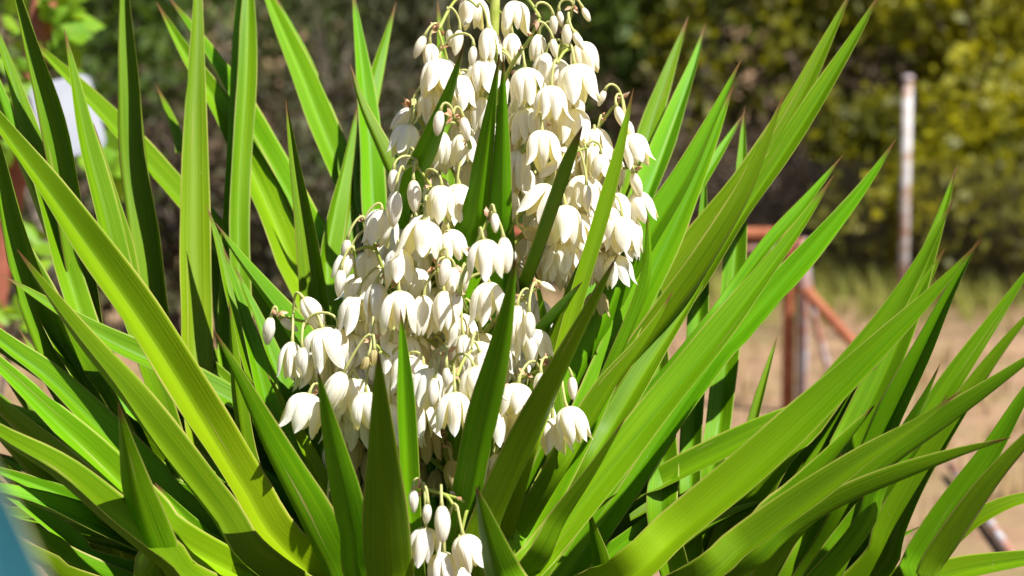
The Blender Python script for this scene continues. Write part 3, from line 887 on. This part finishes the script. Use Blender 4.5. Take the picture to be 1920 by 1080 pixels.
    dict(path=[(1262, 545), (1240, 592), (1205, 650), (1150, 725), (1095, 820), (1030, 930)], w=40, zt=-.14, zb=-.14, f=118, fold=.6, twist=20, tone=0),
    dict(path=[(1345, 480), (1280, 590), (1215, 690), (1150, 800), (1080, 920)], w=52, zt=.0, zb=-.06, f=35),
    dict(path=[(1172, 785), (1118, 880), (1058, 975), (1000, 1080)], w=46, zt=-.32, zb=-.28, f=122, fold=.4, tone=0),
    dict(path=[(1104, 955), (1120, 1030), (1150, 1130)], w=46, zt=-.2, zb=-.1, f=150, crown='r', taper=4),
    dict(path=[(1840, 450), (1762, 540), (1650, 652), (1530, 772), (1405, 888), (1275, 1000), (1150, 1100)], w=84, zt=-.34, zb=-.26, f=26, fold=.5, tone=.5),
    dict(path=[(1645, 688), (1552, 748), (1445, 803), (1340, 857), (1250, 905), (1150, 970)], w=46, zt=.0, zb=.06, f=45, fold=.5),
    dict(path=[(1795, 308), (1768, 400), (1738, 490), (1705, 590), (1660, 700), (1600, 820), (1530, 950)], w=70, zt=.04, zb=.1, f=14, crown='r'),
    dict(path=[(1789, 373), (1758, 432), (1715, 515), (1660, 605), (1595, 695), (1520, 790), (1430, 900)], w=84, zt=.1, zb=.1, f=18, crown='r'),
    dict(path=[(1842, 438), (1795, 535), (1748, 640), (1698, 755), (1650, 880), (1590, 1010)], w=66, zt=-.04, zb=.06, f=34, fold=1.0, nolean=True, crown='r'),
    dict(path=[(1763, 682), (1737, 740), (1700, 810), (1650, 910), (1590, 1030)], w=40, zt=-.12, zb=-.02, f=150, crown='r'),
    dict(path=[(1950, 475), (1872, 588), (1800, 692), (1738, 792), (1670, 910), (1600, 1030)], w=54, zt=.14, zb=.14, f=10, crown='r'),
    dict(path=[(1960, 555), (1885, 655), (1822, 752), (1758, 862), (1690, 990), (1640, 1090)], w=66, zt=.02, zb=.08, f=34, fold=1.0, nolean=True, crown='r'),
    dict(path=[(1990, 630), (1865, 728), (1770, 800), (1690, 855), (1590, 935), (1480, 1030)], w=42, zt=-.2, zb=-.06, f=130, fold=.6, crown='r'),
    dict(path=[(1803, 733), (1722, 797), (1620, 865), (1505, 950), (1395, 1032), (1290, 1110)], w=62, zt=-.42, zb=-.32, f=42, fold=.55),
    dict(path=[(1897, 820), (1800, 853), (1700, 893), (1580, 945), (1480, 1005), (1370, 1090)], w=36, zt=-.36, zb=-.26, f=118, fold=.5, tone=0),
    dict(path=[(1990, 640), (1925, 735), (1862, 840), (1790, 945), (1720, 1060), (1690, 1120)], w=76, zt=-.08, zb=.0, f=8, fold=.4, crown='r'),
    dict(path=[(2010, 725), (1940, 815), (1878, 890), (1815, 980), (1755, 1070), (1720, 1130)], w=46, zt=-.22, zb=-.1, f=138, fold=.6, crown='r'),
    dict(path=[(2060, 910), (1980, 925), (1895, 945), (1820, 985), (1740, 1050)], w=36, zt=.0, zb=.05, f=35, crown='r'),
    dict(path=[(2100, 1030), (1990, 1042), (1880, 1058), (1780, 1080), (1690, 1120)], w=52, zt=-.1, zb=.0, f=40, crown='r'),
    dict(path=[(1775, 740), (1745, 800), (1670, 900), (1600, 1000), (1540, 1100)], w=76, zt=.0, zb=.04, f=150, crown='r'),
    dict(path=[(1715, 690), (1690, 740), (1620, 860), (1560, 960), (1500, 1080)], w=76, zt=.1, zb=.1, f=12, crown='r'),
    dict(path=[(1780, 830), (1700, 950), (1640, 1050), (1600, 1120)], w=84, zt=.1, zb=.1, f=10, crown='r'),
    dict(path=[(1580, 850), (1520, 930), (1450, 1010), (1390, 1100)], w=80, zt=-.06, zb=.0, f=150, crown='r'),
    dict(path=[(1772, 465), (1702, 590), (1632, 700), (1560, 810), (1470, 940)], w=80, zt=.16, zb=.16, f=10, fold=.35, crown='r', taper=5),
    dict(path=[(1640, 760), (1570, 850), (1500, 940), (1430, 1040)], w=84, zt=.05, zb=.06, f=125, fold=.3, crown='r', taper=4, tone=0),
    dict(path=[(1458, 628), (1441, 690), (1421, 765), (1402, 840), (1380, 930)], w=24, zt=.22, zb=.18, f=30, crown='r'),
    dict(path=[(1291, 30), (1262, 112), (1226, 215), (1200, 310), (1160, 440), (1080, 640)], w=54, zt=.4, zb=.22, f=0, fold=.35),
    dict(path=[(1324, 43), (1300, 130), (1264, 230), (1228, 330), (1185, 440), (1100, 640)], w=54, zt=.36, zb=.2, f=25, fold=.7),
]
for i, kw in enumerate(LEAVES):
    leaf(**kw)

# inner leaves filling the rosettes behind, shorter and in the shade
def fill(tip, crown, zt, zb, w, f):
    c = CROWNS[crown]
    mid = c.lerp(tip, .55) + Vector((random.uniform(-.02, .02), 0.0, random.uniform(-.01, .04)))
    P3 = [tip, tip.lerp(mid, .5) + Vector((0, 0, .012)), mid, c + Vector((random.uniform(-.04, .04), random.uniform(-.04, .04), random.uniform(-.06, .02)))]
    leaf(None, w / FPX * FOC, 0, 0, f=f, fold=random.uniform(.3, .7), wpts=P3)

FILL = [(470, 640, .14, 'c'), (540, 700, .18, 'c'), (500, 780, .12, 'c'), (420, 760, .16, 'c'), (600, 760, .2, 'c'), (350, 800, .12, 'c'),
        (300, 830, .02, 'c'), (230, 880, .0, 'c'), (170, 930, .0, 'c'), (120, 1000, .02, 'c'), (380, 900, .04, 'c'), (260, 720, .2, 'l'),
        (200, 780, .14, 'l'), (150, 700, .2, 'l'), (330, 700, .24, 'l'), (60, 620, .16, 'l'), (90, 800, .1, 'l'), (20, 700, .1, 'l'), (60, 900, .08, 'l'),
        (1010, 720, .2, 'c'), (1080, 740, .12, 'c'), (1130, 700, .1, 'c'), (1180, 740, .06, 'c'), (1120, 820, .02, 'c'), (1180, 860, .04, 'c'), (1230, 800, .1, 'c'),
        (1150, 920, -.04, 'c'), (1260, 920, .08, 'c'), (1330, 900, .06, 'c'), (1400, 880, .06, 'c'), (1300, 870, .14, 'r'), (1450, 850, .14, 'r'), (1520, 860, .12, 'r'),
        (1400, 960, .06, 'r'), (1580, 900, .16, 'r'), (1660, 930, .14, 'r'), (1720, 980, .12, 'r'), (1500, 940, .1, 'r'), (1620, 1000, .06, 'r'),
        (760, 780, .2, 'c'), (830, 760, .22, 'c'), (900, 740, .22, 'c'), (960, 760, .2, 'c'), (680, 780, .2, 'c'), (1000, 860, .14, 'c'), (560, 880, .1, 'c'), (700, 900, .1, 'c'), (930, 900, .12, 'c'), (820, 900, .14, 'c'),
        (640, 560, .28, 'c'), (740, 560, .26, 'c'), (1010, 560, .26, 'c'), (1080, 600, .24, 'c'), (880, 560, .28, 'c')]
for k in range(46):
    FILL.append((random.uniform(-60, 520), random.uniform(600, 900), random.uniform(.2, .42), 'l' if k % 3 else 'c'))
for k in range(26):
    FILL.append((random.uniform(-140, 160), random.uniform(690, 960), random.uniform(.0, .2), 'c' if k % 2 else 'l'))
for k in range(26):
    FILL.append((random.uniform(1010, 1240), random.uniform(640, 950), random.uniform(.14, .36), 'c'))
for k in range(20):
    FILL.append((random.uniform(1300, 1620), random.uniform(960, 1050), random.uniform(.1, .3), 'r'))
for k in range(16):
    FILL.append((1060 + 15 * k, 790 + 40 * math.sin(k * 2.1), .3 + .1 * math.sin(k * 1.3), 'c'))
for k in range(10):
    FILL.append((1180 + 30 * k, 930 + 30 * math.sin(k * 2.1), .16 + .08 * math.sin(k * 1.3), 'c'))
for (x, y, z, c) in FILL:
    fill(at(x + random.uniform(-12, 12), y + random.uniform(-12, 12), z), c, z, z, random.uniform(50, 68), random.choice([20, 30, 40, 145, 155]))
# withered skirt below the crowns
for key in 'clr':
    for k in range(16):
        a = 2 * math.pi * k / 16 + random.uniform(-.15, .15)
        c = CROWNS[key] - Vector((0, 0, 0.10 + .06 * (k % 3)))
        o_ = Vector((math.cos(a), math.sin(a), 0))
        leaf(None, 0.04, 0, 0, f=40, wpts=[c + o_ * .30 + Vector((0, 0, -.42)), c + o_ * .24 + Vector((0, 0, -.2)), c + o_ * .13, c + o_ * .05 + Vector((0, 0, -.03))], name='dead_leaf', mat=M_DEAD, n=14)


# ------------------------------------------------------------------ flower stalk and branches
STALK = [(858, 1260), (868, 950), (880, 700), (898, 430), (918, 180), (927, 40), (931, -90)]
sp3, _ = spline([at(x, y, 0.0) for x, y in STALK], 40)
v, f = tube(sp3, [0.020 - 0.0135 * (i / 39) for i in range(40)], 12)
stalk = mesh_obj('flower_stalk', v, f, M_STEM, yu, origin=ORI)
def stalk_pt(y):
    best = min(range(40), key=lambda i: abs((sp3[i] - at(0, y, 0)).dot(UPV)))
    return sp3[best]

BR = [  # root y on the stalk, then (px, py, z) points to the tip
    (250, [(868, 175, -.06), (838, 110, -.09), (822, 56, -.10)]),
    (215, [(958, 125, -.06), (992, 75, -.09), (1012, 34, -.1)]),
    (330, [(1010, 170, -.02), (1050, 100, -.04), (1075, 12, -.05)]),
    (430, [(1010, 330, .0), (1100, 262, .0), (1150, 200, -.02), (1166, 188, -.03)]),
    (380, [(880, 270, -.10), (860, 235, -.24), (850, 218, -.26)]),
    (430, [(840, 300, .02), (792, 235, .0), (772, 200, -.01)]),
    (560, [(850, 430, -.10), (808, 350, -.14), (782, 312, -.16)]),
    (640, [(800, 560, -.06), (735, 535, -.10), (706, 470, -.12), (684, 416, -.12)]),
    (600, [(862, 545, -.2), (884, 480, -.31), (905, 430, -.33), (918, 408, -.33)]),
    (720, [(780, 650, -.04), (690, 622, -.07), (600, 610, -.09), (520, 590, -.1)]),
    (800, [(800, 720, -.12), (730, 670, -.18), (698, 640, -.2)]),
    (790, [(862, 730, -.2), (850, 690, -.25), (838, 662, -.26)]),
    (520, [(1000, 420, .0), (1090, 345, .01), (1150, 320, .0), (1195, 312, .0)]),
    (620, [(1000, 540, .0), (1090, 500, .02), (1135, 462, .02), (1165, 452, .02)]),
    (680, [(930, 600, -.08), (975, 565, -.13), (1006, 540, -.15)]),
    (830, [(920, 760, -.08), (970, 715, -.14), (1030, 684, -.17)]),
    (1010, [(905, 985, -.2), (880, 945, -.28), (830, 926, -.32), (790, 915, -.33)]),
    (960, [(845, 880, -.04), (825, 815, -.06)]),
    (930, [(780, 840, -.02), (700, 810, -.03), (640, 815, -.02)]),
    (560, [(950, 440, -.08), (1000, 370, -.10), (1040, 318, -.11)]),
    (480, [(960, 320, -.06), (1010, 235, -.08)]),
    (700, [(770, 600, -.14), (745, 530, -.16)]),
    (860, [(790, 780, -.08), (680, 720, -.14), (600, 735, -.14)]),
    (640, [(840, 560, -.14), (818, 500, -.18)]),
]
branch_pts = []
def add_branch(p3, r0=0.0048, r1=0.0022):
    n = 14
    p, _ = spline(p3, n)
    v, f = tube(p, [r0 + (r1 - r0) * i / (n - 1) for i in range(n)], 8)
    o = mesh_obj('branch', v, f, M_STEM, stalk, origin=ORI)
    branch_pts.extend(p[2:])
    return p
bract_n = 0
def add_bracts(c, k=3, s=0.012):
    v, f = [], []
    for _ in range(k):
        d = Vector((random.uniform(-1, 1), random.uniform(-1, 1), random.uniform(-.6, 1))).normalized()
        b = d.orthogonal().normalized()
        n_ = d.cross(b)
        L_ = s * random.uniform(.7, 1.4)
        i = len(v)
        v += [c, c + d * L_ * .5 + b * L_ * .26 + n_ * L_ * .1, c + d * L_, c + d * L_ * .5 - b * L_ * .26 + n_ * L_ * .1, c + d * L_ * .45 - n_ * L_ * .12]
        f += [(i, i + 1, i + 4), (i + 1, i + 2, i + 4), (i + 2, i + 3, i + 4), (i + 3, i, i + 4)]
    mesh_obj('bract', v, f, M_BRACT, stalk, origin=ORI)
for ry, pts in BR:
    r3 = [stalk_pt(ry)] + [at(*q) for q in pts]
    p = add_branch(r3)
    add_bracts(p[-1], 5, 0.015)
    for k in (6, 9, 11):
        add_bracts(p[k] + Vector((random.uniform(-.004, .004), -.004, .003)), 3, 0.011)

# ------------------------------------------------------------------ flowers
PROF = {
    'O': ([(.02, 0), (.15, -.025), (.30, -.11), (.405, -.28), (.435, -.48), (.415, -.70), (.385, -.88), (.39, -1.0)], [.06, .16, .25, .31, .325, .275, .15, .012]),
    'W': ([(.02, 0), (.17, -.02), (.34, -.09), (.47, -.25), (.50, -.46), (.50, -.68), (.48, -.86), (.51, -.98)], [.06, .17, .27, .34, .35, .29, .15, .012]),
    'H': ([(.02, 0), (.11, -.03), (.21, -.13), (.285, -.32), (.30, -.52), (.265, -.74), (.19, -.91), (.14, -1.0)], [.05, .12, .19, .245, .255, .2, .1, .012]),
    'B': ([(.02, 0), (.10, -.035), (.165, -.14), (.215, -.34), (.215, -.52), (.165, -.74), (.085, -.92), (.012, -1.0)], [.04, .09, .15, .20, .20, .145, .07, .006]),
}
NS, NA = 13, 3


def petal_geo(kind, r, outer, ang, jit=1.0):
    prof, hwid = PROF[kind]
    s = np.linspace(0, 1, NS)
    ks = np.linspace(0, 1, len(prof))
    pr_ = np.interp(s, ks, [p[0] for p in prof])
    pz = np.interp(s, ks, [p[1] for p in prof])
    hw_ = np.interp(s, ks, hwid)
    for arr in (pr_, pz, hw_):
        arr[1:-1] = arr[1:-1] * .5 + (arr[:-2] + arr[2:]) * .25
    scale = {'O': 1.0, 'W': 1.0, 'H': .6, 'B': .12}[kind] * jit
    flare = (r.normal(0, .05) + (r.uniform(.12, .3) if r.uniform() < .2 else 0)) * scale
    tipc = r.normal(.04, .12) * scale
    lat = r.normal(0, .05) * scale
    lenj = 1 + r.normal(0, .035) * scale
    ph = r.uniform(0, 6.28)
    V, UV = [], []
    rk = 1.03 if outer else 0.95
    for i in range(NS):
        t = s[i]
        rad = pr_[i] * rk + flare * t ** 2 + tipc * max(0, t - .72) / .28 * .6
        z = pz[i] * lenj + abs(tipc) * max(0, t - .8) * .5
        for j in range(-NA, NA + 1):
            u = j / NA
            arc = hw_[i] * u * (1.0 if outer else .92)
            rr = max(rad, .02)
            th = max(-1.35, min(1.35, arc / max(rr, .10))) * 0.82
            cup = hw_[i] * (.26 if kind != 'B' else .06) * u * u
            wav = 0.022 * scale * math.sin(9 * t + ph + 2.2 * u) * abs(u) * t
            rad2 = rr - cup + wav + (0.012 if j == 0 else 0) * (kind != 'B')
            a = th + lat * t * t
            x, y = rad2 * math.cos(a), rad2 * math.sin(a)
            ca, sa = math.cos(ang), math.sin(ang)
            V.append((x * ca - y * sa, x * sa + y * ca, z))
            UV.append((u * .5 + .5, t))
    F = []
    w_ = 2 * NA + 1
    for i in range(NS - 1):
        for j in range(2 * NA):
            a = i * w_ + j
            F.append((a, a + w_, a + w_ + 1, a + 1))
    return V, UV, F


def petal_mesh(V, UV, F, mat, name='petal'):
    me = bpy.data.meshes.new(name)
    me.from_pydata(V, [], F)
    ul = me.uv_layers.new(name='UVMap')
    idx = np.zeros(len(me.loops), dtype=np.int32)
    me.loops.foreach_get('vertex_index', idx)
    ul.data.foreach_set('uv', np.asarray(UV, dtype=np.float32)[idx].ravel())
    me.polygons.foreach_set('use_smooth', [True] * len(me.polygons))
    me.materials.append(mat)
    return me


VAR = {}
for kind, nv in (('O', 14), ('W', 8), ('H', 8), ('B', 5)):
    VAR[kind] = []
    for q in range(nv):
        r = np.random.default_rng(100 + q * 7 + ord(kind))
        ps = [petal_geo(kind, r, k % 2 == 0, k * math.pi / 3 + r.normal(0, .09)) for k in range(6)]
        VAR[kind].append(ps)
MESH_CACHE = {}
def petals_for(kind, q, mat):
    key = (kind, q, mat.name)
    if key not in MESH_CACHE:
        MESH_CACHE[key] = [petal_mesh(*p, mat) for p in VAR[kind][q]]
    return MESH_CACHE[key]
def joined_for(kind, q):
    V, UV, F = [], [], []
    for (v, uv, f) in VAR[kind][q]:
        b = len(V)
        V += v; UV += uv
        F += [tuple(x + b for x in ff) for ff in f]
    return V, UV, F


FL = [  # x, y of the top, length (pixels), kind, lean (degrees, + = tip to the right), depth
    (885, -8, 64, 'O', 0, -.02), (965, 2, 62, 'O', 2, -.05), (796, 67, 46, 'B', -25, -.11), (806, 81, 54, 'H', 4, -.1), (824, 110, 74, 'O', -6, -.1),
    (842, 54, 34, 'B', 5, -.06), (862, 56, 50, 'B', -10, -.07), (888, 86, 38, 'B', -6, -.12), (915, 52, 64, 'H', 2, -.06), (907, 110, 72, 'O', 0, -.06),
    (960, 62, 58, 'H', 0, .05), (984, 126, 72, 'O', 6, -.09), (976, 180, 66, 'O', 3, .03), (902, 181, 66, 'H', -5, -.06), (870, 184, 62, 'O', 0, .04),
    (880, 130, 66, 'O', -3, .05), (826, 207, 48, 'B', -8, -.27), (868, 219, 46, 'B', 12, -.25), (772, 204, 56, 'H', -38, -.02), (768, 233, 66, 'O', -14, -.05),
    (829, 247, 60, 'H', 0, -.12), (868, 250, 60, 'O', 2, -.08), (840, 262, 56, 'O', 0, -.04),
    (1037, 28, 36, 'B', 5, -.08), (1048, 20, 30, 'B', 12, -.05), (1092, 14, 30, 'B', 28, -.05), (1064, 44, 46, 'B', -3, -.06), (1076, 61, 38, 'B', 28, -.09),
    (1010, 64, 52, 'H', -4, -.02), (1036, 72, 36, 'B', 8, -.09), (1090, 78, 64, 'O', 14, -.05), (1077, 119, 78, 'W', 8, -.1), (1023, 98, 60, 'H', -8, -.06),
    (1034, 160, 70, 'O', 0, -.12), (1075, 204, 72, 'O', 4, -.06), (1016, 244, 76, 'O', 0, -.13), (1134, 169, 32, 'B', -22, -.04), (1156, 199, 42, 'B', 18, -.05),
    (1176, 226, 40, 'B', 14, -.03), (1122, 240, 64, 'O', -6, -.02), (1178, 252, 66, 'W', 18, -.04), (1116, 274, 66, 'O', 0, -.04), (1126, 288, 50, 'B', -14, -.09), (1150, 290, 62, 'H', 6, .0),
    (738, 317, 48, 'B', 0, -.18), (768, 291, 32, 'B', 0, -.13), (775, 337, 62, 'B', 2, -.19), (742, 357, 70, 'B', -4, -.2), (716, 392, 74, 'O', -8, -.12),
    (828, 347, 68, 'O', -3, -.17), (858, 344, 72, 'O', 4, -.10), (795, 412, 78, 'W', -4, -.19), (748, 466, 72, 'O', 2, -.18), (840, 430, 64, 'O', 14, -.15),
    (838, 484, 54, 'B', -10, -.22), (872, 503, 44, 'B', -2, -.2), (906, 448, 78, 'O', 10, -.34), (944, 444, 68, 'B', 6, -.33), (927, 399, 38, 'B', 4, -.34),
    (972, 280, 82, 'H', -2, -.06), (1048, 302, 48, 'B', -50, -.13), (1032, 346, 76, 'O', -28, -.14), (1060, 384, 74, 'O', 2, -.13), (1100, 346, 48, 'B', 2, -.1),
    (1084, 340, 64, 'O', -6, -.04), (1056, 456, 70, 'W', 0, -.08), (1156, 361, 68, 'O', 0, -.04), (1190, 360, 62, 'O', 22, -.03), (1186, 324, 48, 'B', 20, -.05),
    (1152, 428, 70, 'O', 0, .0), (1178, 432, 58, 'H', 8, .02), (1142, 470, 56, 'H', -4, .0), (1008, 408, 62, 'H', -6, -.06), (1108, 410, 66, 'O', 4, .02), (1020, 470, 64, 'O', -4, .02),
    (508, 594, 54, 'B', -10, -.1), (526, 598, 40, 'B', 55, -.09), (568, 558, 66, 'H', 32, -.12), (603, 614, 80, 'W', 10, -.14), (548, 640, 68, 'H', -2, -.13), (566, 650, 60, 'B', 2, -.15),
    (590, 655, 78, 'O', 4, -.08), (672, 552, 76, 'O', -8, -.14), (706, 530, 76, 'H', 2, -.16), (748, 544, 80, 'O', 2, -.2), (795, 553, 78, 'H', -6, -.17),
    (662, 625, 68, 'O', 0, -.12), (700, 604, 34, 'B', 0, -.19), (733, 640, 62, 'O', -2, -.16), (645, 698, 70, 'H', -26, -.2), (668, 708, 72, 'O', -4, -.17), (686, 734, 76, 'O', 2, -.21),
    (580, 737, 80, 'W', -16, -.16), (732, 756, 76, 'O', 8, -.18), (778, 690, 74, 'O', -6, -.16), (672, 770, 70, 'O', 0, -.1), (640, 770, 66, 'O', -4, -.08),
    (916, 528, 78, 'O', 0, -.18), (852, 500, 72, 'H', 0, -.17), (832, 545, 74, 'H', 2, -.18), (862, 586, 72, 'O', 0, -.1), (818, 556, 70, 'O', -4, -.1), (858, 548, 54, 'B', -4, -.18),
    (970, 572, 74, 'H', -4, -.16), (992, 584, 52, 'B', 2, -.18), (998, 618, 66, 'W', 10, -.14), (1012, 530, 34, 'B', 60, -.15), (930, 634, 78, 'O', -4, -.08), (955, 600, 70, 'O', 0, -.06),
    (888, 686, 76, 'O', 12, -.28), (837, 688, 40, 'B', 0, -.31), (816, 708, 54, 'B', -6, -.3), (852, 734, 78, 'O', 0, -.31), (806, 690, 76, 'O', -8, -.26), (900, 660, 66, 'H', 20, -.2),
    (972, 718, 66, 'W', -8, -.2), (1014, 698, 58, 'H', 6, -.2), (972, 768, 64, 'O', -4, -.17), (1062, 762, 72, 'O', 16, -.22), (1036, 784, 68, 'O', 4, -.18), (1072, 706, 44, 'B', 4, -.18), (1005, 740, 70, 'O', 0, -.12),
    (775, 917, 44, 'B', 2, -.34), (802, 944, 40, 'B', -4, -.35), (828, 947, 72, 'B', 2, -.36), (798, 988, 70, 'O', -6, -.34), (868, 1002, 72, 'O', 14, -.36), (832, 1034, 70, 'O', 0, -.33), (858, 1062, 60, 'O', 4, -.3),
    (615, 833, 50, 'B', 0, -.06), (932, 850, 56, 'H', -6, -.14), (922, 876, 60, 'H', -8, -.12), (614, 942, 56, 'B', -4, -.12),
    (820, 330, 64, 'O', 0, .02), (930, 330, 66, 'O', 0, .02), (890, 300, 66, 'O', 0, .04), (1000, 320, 66, 'O', 0, .03), (760, 430, 68, 'O', 0, .0), (690, 470, 70, 'O', 4, -.06), (652, 448, 44, 'B', -10, -.13),
    (655, 470, 60, 'H', -20, -.12), (640, 505, 52, 'B', -6, -.14), (668, 520, 62, 'W', 10, -.11), (690, 440, 44, 'B', 0, -.11), (780, 500, 70, 'O', 0, -.08), (900, 590, 70, 'O', 0, -.02), (720, 590, 72, 'O', 0, -.06),
    (780, 610, 72, 'O', 0, -.06), (620, 690, 70, 'O', 0, -.06), (700, 680, 70, 'O', 0, -.1), (840, 640, 68, 'O', 0, -.08), (960, 660, 66, 'O', 0, -.04), (1110, 480, 60, 'O', 0, .04), (950, 240, 66, 'O', 0, .03),
    (1060, 275, 66, 'O', 0, .0), (930, 130, 66, 'O', 0, .06), (850, 150, 66, 'O', 0, .03), (1045, 110, 62, 'O', 0, .02), (1000, 190, 66, 'O', 0, .0), (800, 270, 62, 'H', 0, .03), (870, 430, 70, 'O', 0, .0),
    (1090, 440, 64, 'O', 0, .0), (960, 500, 66, 'O', 0, .0), (750, 700, 70, 'O', 0, -.08), (640, 730, 70, 'O', 0, -.1), (990, 540, 60, 'H', 0, -.06),
]
OLD = [(800, 804, 62, 'O', 4, -.06), (846, 862, 58, 'H', 6, -.06), (692, 846, 60, 'H', 0, -.04), (664, 872, 54, 'H', -6, -.02), (712, 830, 60, 'O', 4, -.04), (760, 830, 60, 'O', 0, -.03),
       (690, 900, 56, 'H', 4, .0), (820, 880, 52, 'H', -8, .0), (780, 860, 56, 'O', 0, .02), (660, 820, 60, 'O', 0, -.04), (850, 800, 60, 'O', 0, -.02), (900, 790, 62, 'O', 0, -.02), (702, 655, 30, 'H', 0, -.22), (690, 668, 26, 'H', -20, -.22), (786, 645, 50, 'H', 10, -.14), (980, 430, 46, 'H', 60, -.12), (1120, 545, 50, 'O', 0, .0), (1000, 400, 44, 'H', 80, -.1)]

def inside(x, y):
    lo = np.interp(y, [60, 200, 320, 420, 520, 620, 700, 790], [830, 800, 750, 690, 650, 630, 610, 640])
    hi = np.interp(y, [60, 200, 320, 420, 520, 620, 700, 790], [1080, 1130, 1170, 1160, 1120, 985, 960, 900])
    return lo < x < hi
for _ in range(26):
    FL.append((random.uniform(620, 960), random.uniform(590, 770), random.uniform(64, 74), random.choice('OOWH'), random.uniform(-10, 10), random.uniform(-.2, -.1)))
for _ in range(10):
    FL.append((random.uniform(1000, 1180), random.uniform(380, 480), random.uniform(60, 70), random.choice('OOW'), random.uniform(-10, 10), random.uniform(-.1, .0)))
cnt = 0
while cnt < 84:
    fx_, fy_ = random.uniform(620, 1200), random.uniform(60, 780)
    if inside(fx_, fy_):
        FL.append((fx_, fy_, random.uniform(62, 72), random.choice('OOOWH'), random.uniform(-8, 8), random.uniform(-.08, .06)))
        cnt += 1
def nearest_branch(p):
    d = [(q - p).length for q in branch_pts]
    i = int(np.argmin(d))
    return branch_pts[i], d[i]

allf = [(a, M_PETAL) for a in FL] + [(a, M_OLD) for a in OLD]
opens = sorted([i for i, (a, m) in enumerate(allf) if a[3] != 'B' and m is M_PETAL], key=lambda i: allf[i][0][5])[:50]
opens = set(opens)
for i, ((x, y, ln, kind, lean, z), mat) in enumerate(allf):
    P = at(x, y, z)
    Lm = ln / FPX * (FOC + z) * (1.0 if kind in 'OW' else 1.02)
    az = R(random.uniform(-14, 14))
    down = (-UPV * math.cos(R(lean)) + RGT * math.sin(R(lean))) + FWD * math.sin(az) * .8
    down.normalize()
    zl = -down
    xl = zl.orthogonal().normalized()
    yl = zl.cross(xl)
    spin = random.uniform(0, 6.283)
    xr = xl * math.cos(spin) + yl * math.sin(spin)
    yr = zl.cross(xr)
    Mw = Matrix(((xr.x, yr.x, zl.x, P.x), (xr.y, yr.y, zl.y, P.y), (xr.z, yr.z, zl.z, P.z), (0, 0, 0, 1))) @ Matrix.Diagonal((Lm, Lm, Lm, 1))
    q, dist = nearest_branch(P + UPV * 0.012)
    if dist > 0.055:
        e_ = P + UPV * 0.016 + (q - P).normalized() * 0.022
        pp = add_branch([q, q.lerp(e_, .5) + UPV * dist * .08, e_], 0.0030, 0.0018)
        q = e_
    hgt = max(0.010, 0.35 * (q - P).length) + 0.006
    c1 = q + UPV * hgt * 1.1
    c2 = P - down * hgt * 1.25
    path = []
    for k in range(9):
        t = k / 8
        path.append(q * (1 - t) ** 3 + c1 * 3 * t * (1 - t) ** 2 + c2 * 3 * t * t * (1 - t) + P * t ** 3)
    path.append(P + down * Lm * .03)
    rad = [0.0021] * 8 + [0.0034, 0.002]
    v, f = tube(path, rad, 6)
    inv = Mw.inverted()
    v = [inv @ a for a in v]
    Ml = Matrix.Translation(-ORI) @ Mw
    if kind == 'B':
        nm = 'flower_bud'
    else:
        nm = 'flower'
    variant = random.randrange(len(VAR[kind]))
    if i in opens:
        fo = mesh_obj(nm, v, f, M_PED, yu)
        fo.matrix_basis = Ml
        for me in petals_for(kind, variant, mat):
            po = bpy.data.objects.new('petal', me)
            col.objects.link(po)
            po.parent = fo
    else:
        V, UV, F = joined_for(kind, variant)
        fo = mesh_obj(nm, V, F, mat, yu, uvs=UV)
        fo.matrix_basis = Ml
        pe = mesh_obj('pedicel', v, f, M_PED, fo)

# ------------------------------------------------------------------ blue-green leaf close to the lens
ag0 = at(-40, 1500, d=1.15)
ag0 = Vector((ag0.x - .05, ag0.y, 0))
ag = empty('agave_plant', ag0, 'out of focus blue green agave leaf close by the yucca', 'agave')
M_AG = leaf_material('agave_leaf', (0.004, 0.052, 0.065), (0.006, 0.066, 0.08), (0.03, 0.085, 0.085), (0.02, 0.10, 0.1), tw=0.08, rough=0.55)
leaf(None, 0.075, 0, 0, f=10, fold=.3, n=40, mat=M_AG, parent=ag, origin=ag0, thick=.012, taper=2.0,
     wpts=[at(-106, 700, d=1.18), at(-68, 900, d=1.16), at(-33, 1090, d=1.15), at(-15, 1500, d=1.12), ag0 + Vector((.0, 0, 0.45)), ag0 + Vector((0, 0, -0.02))])
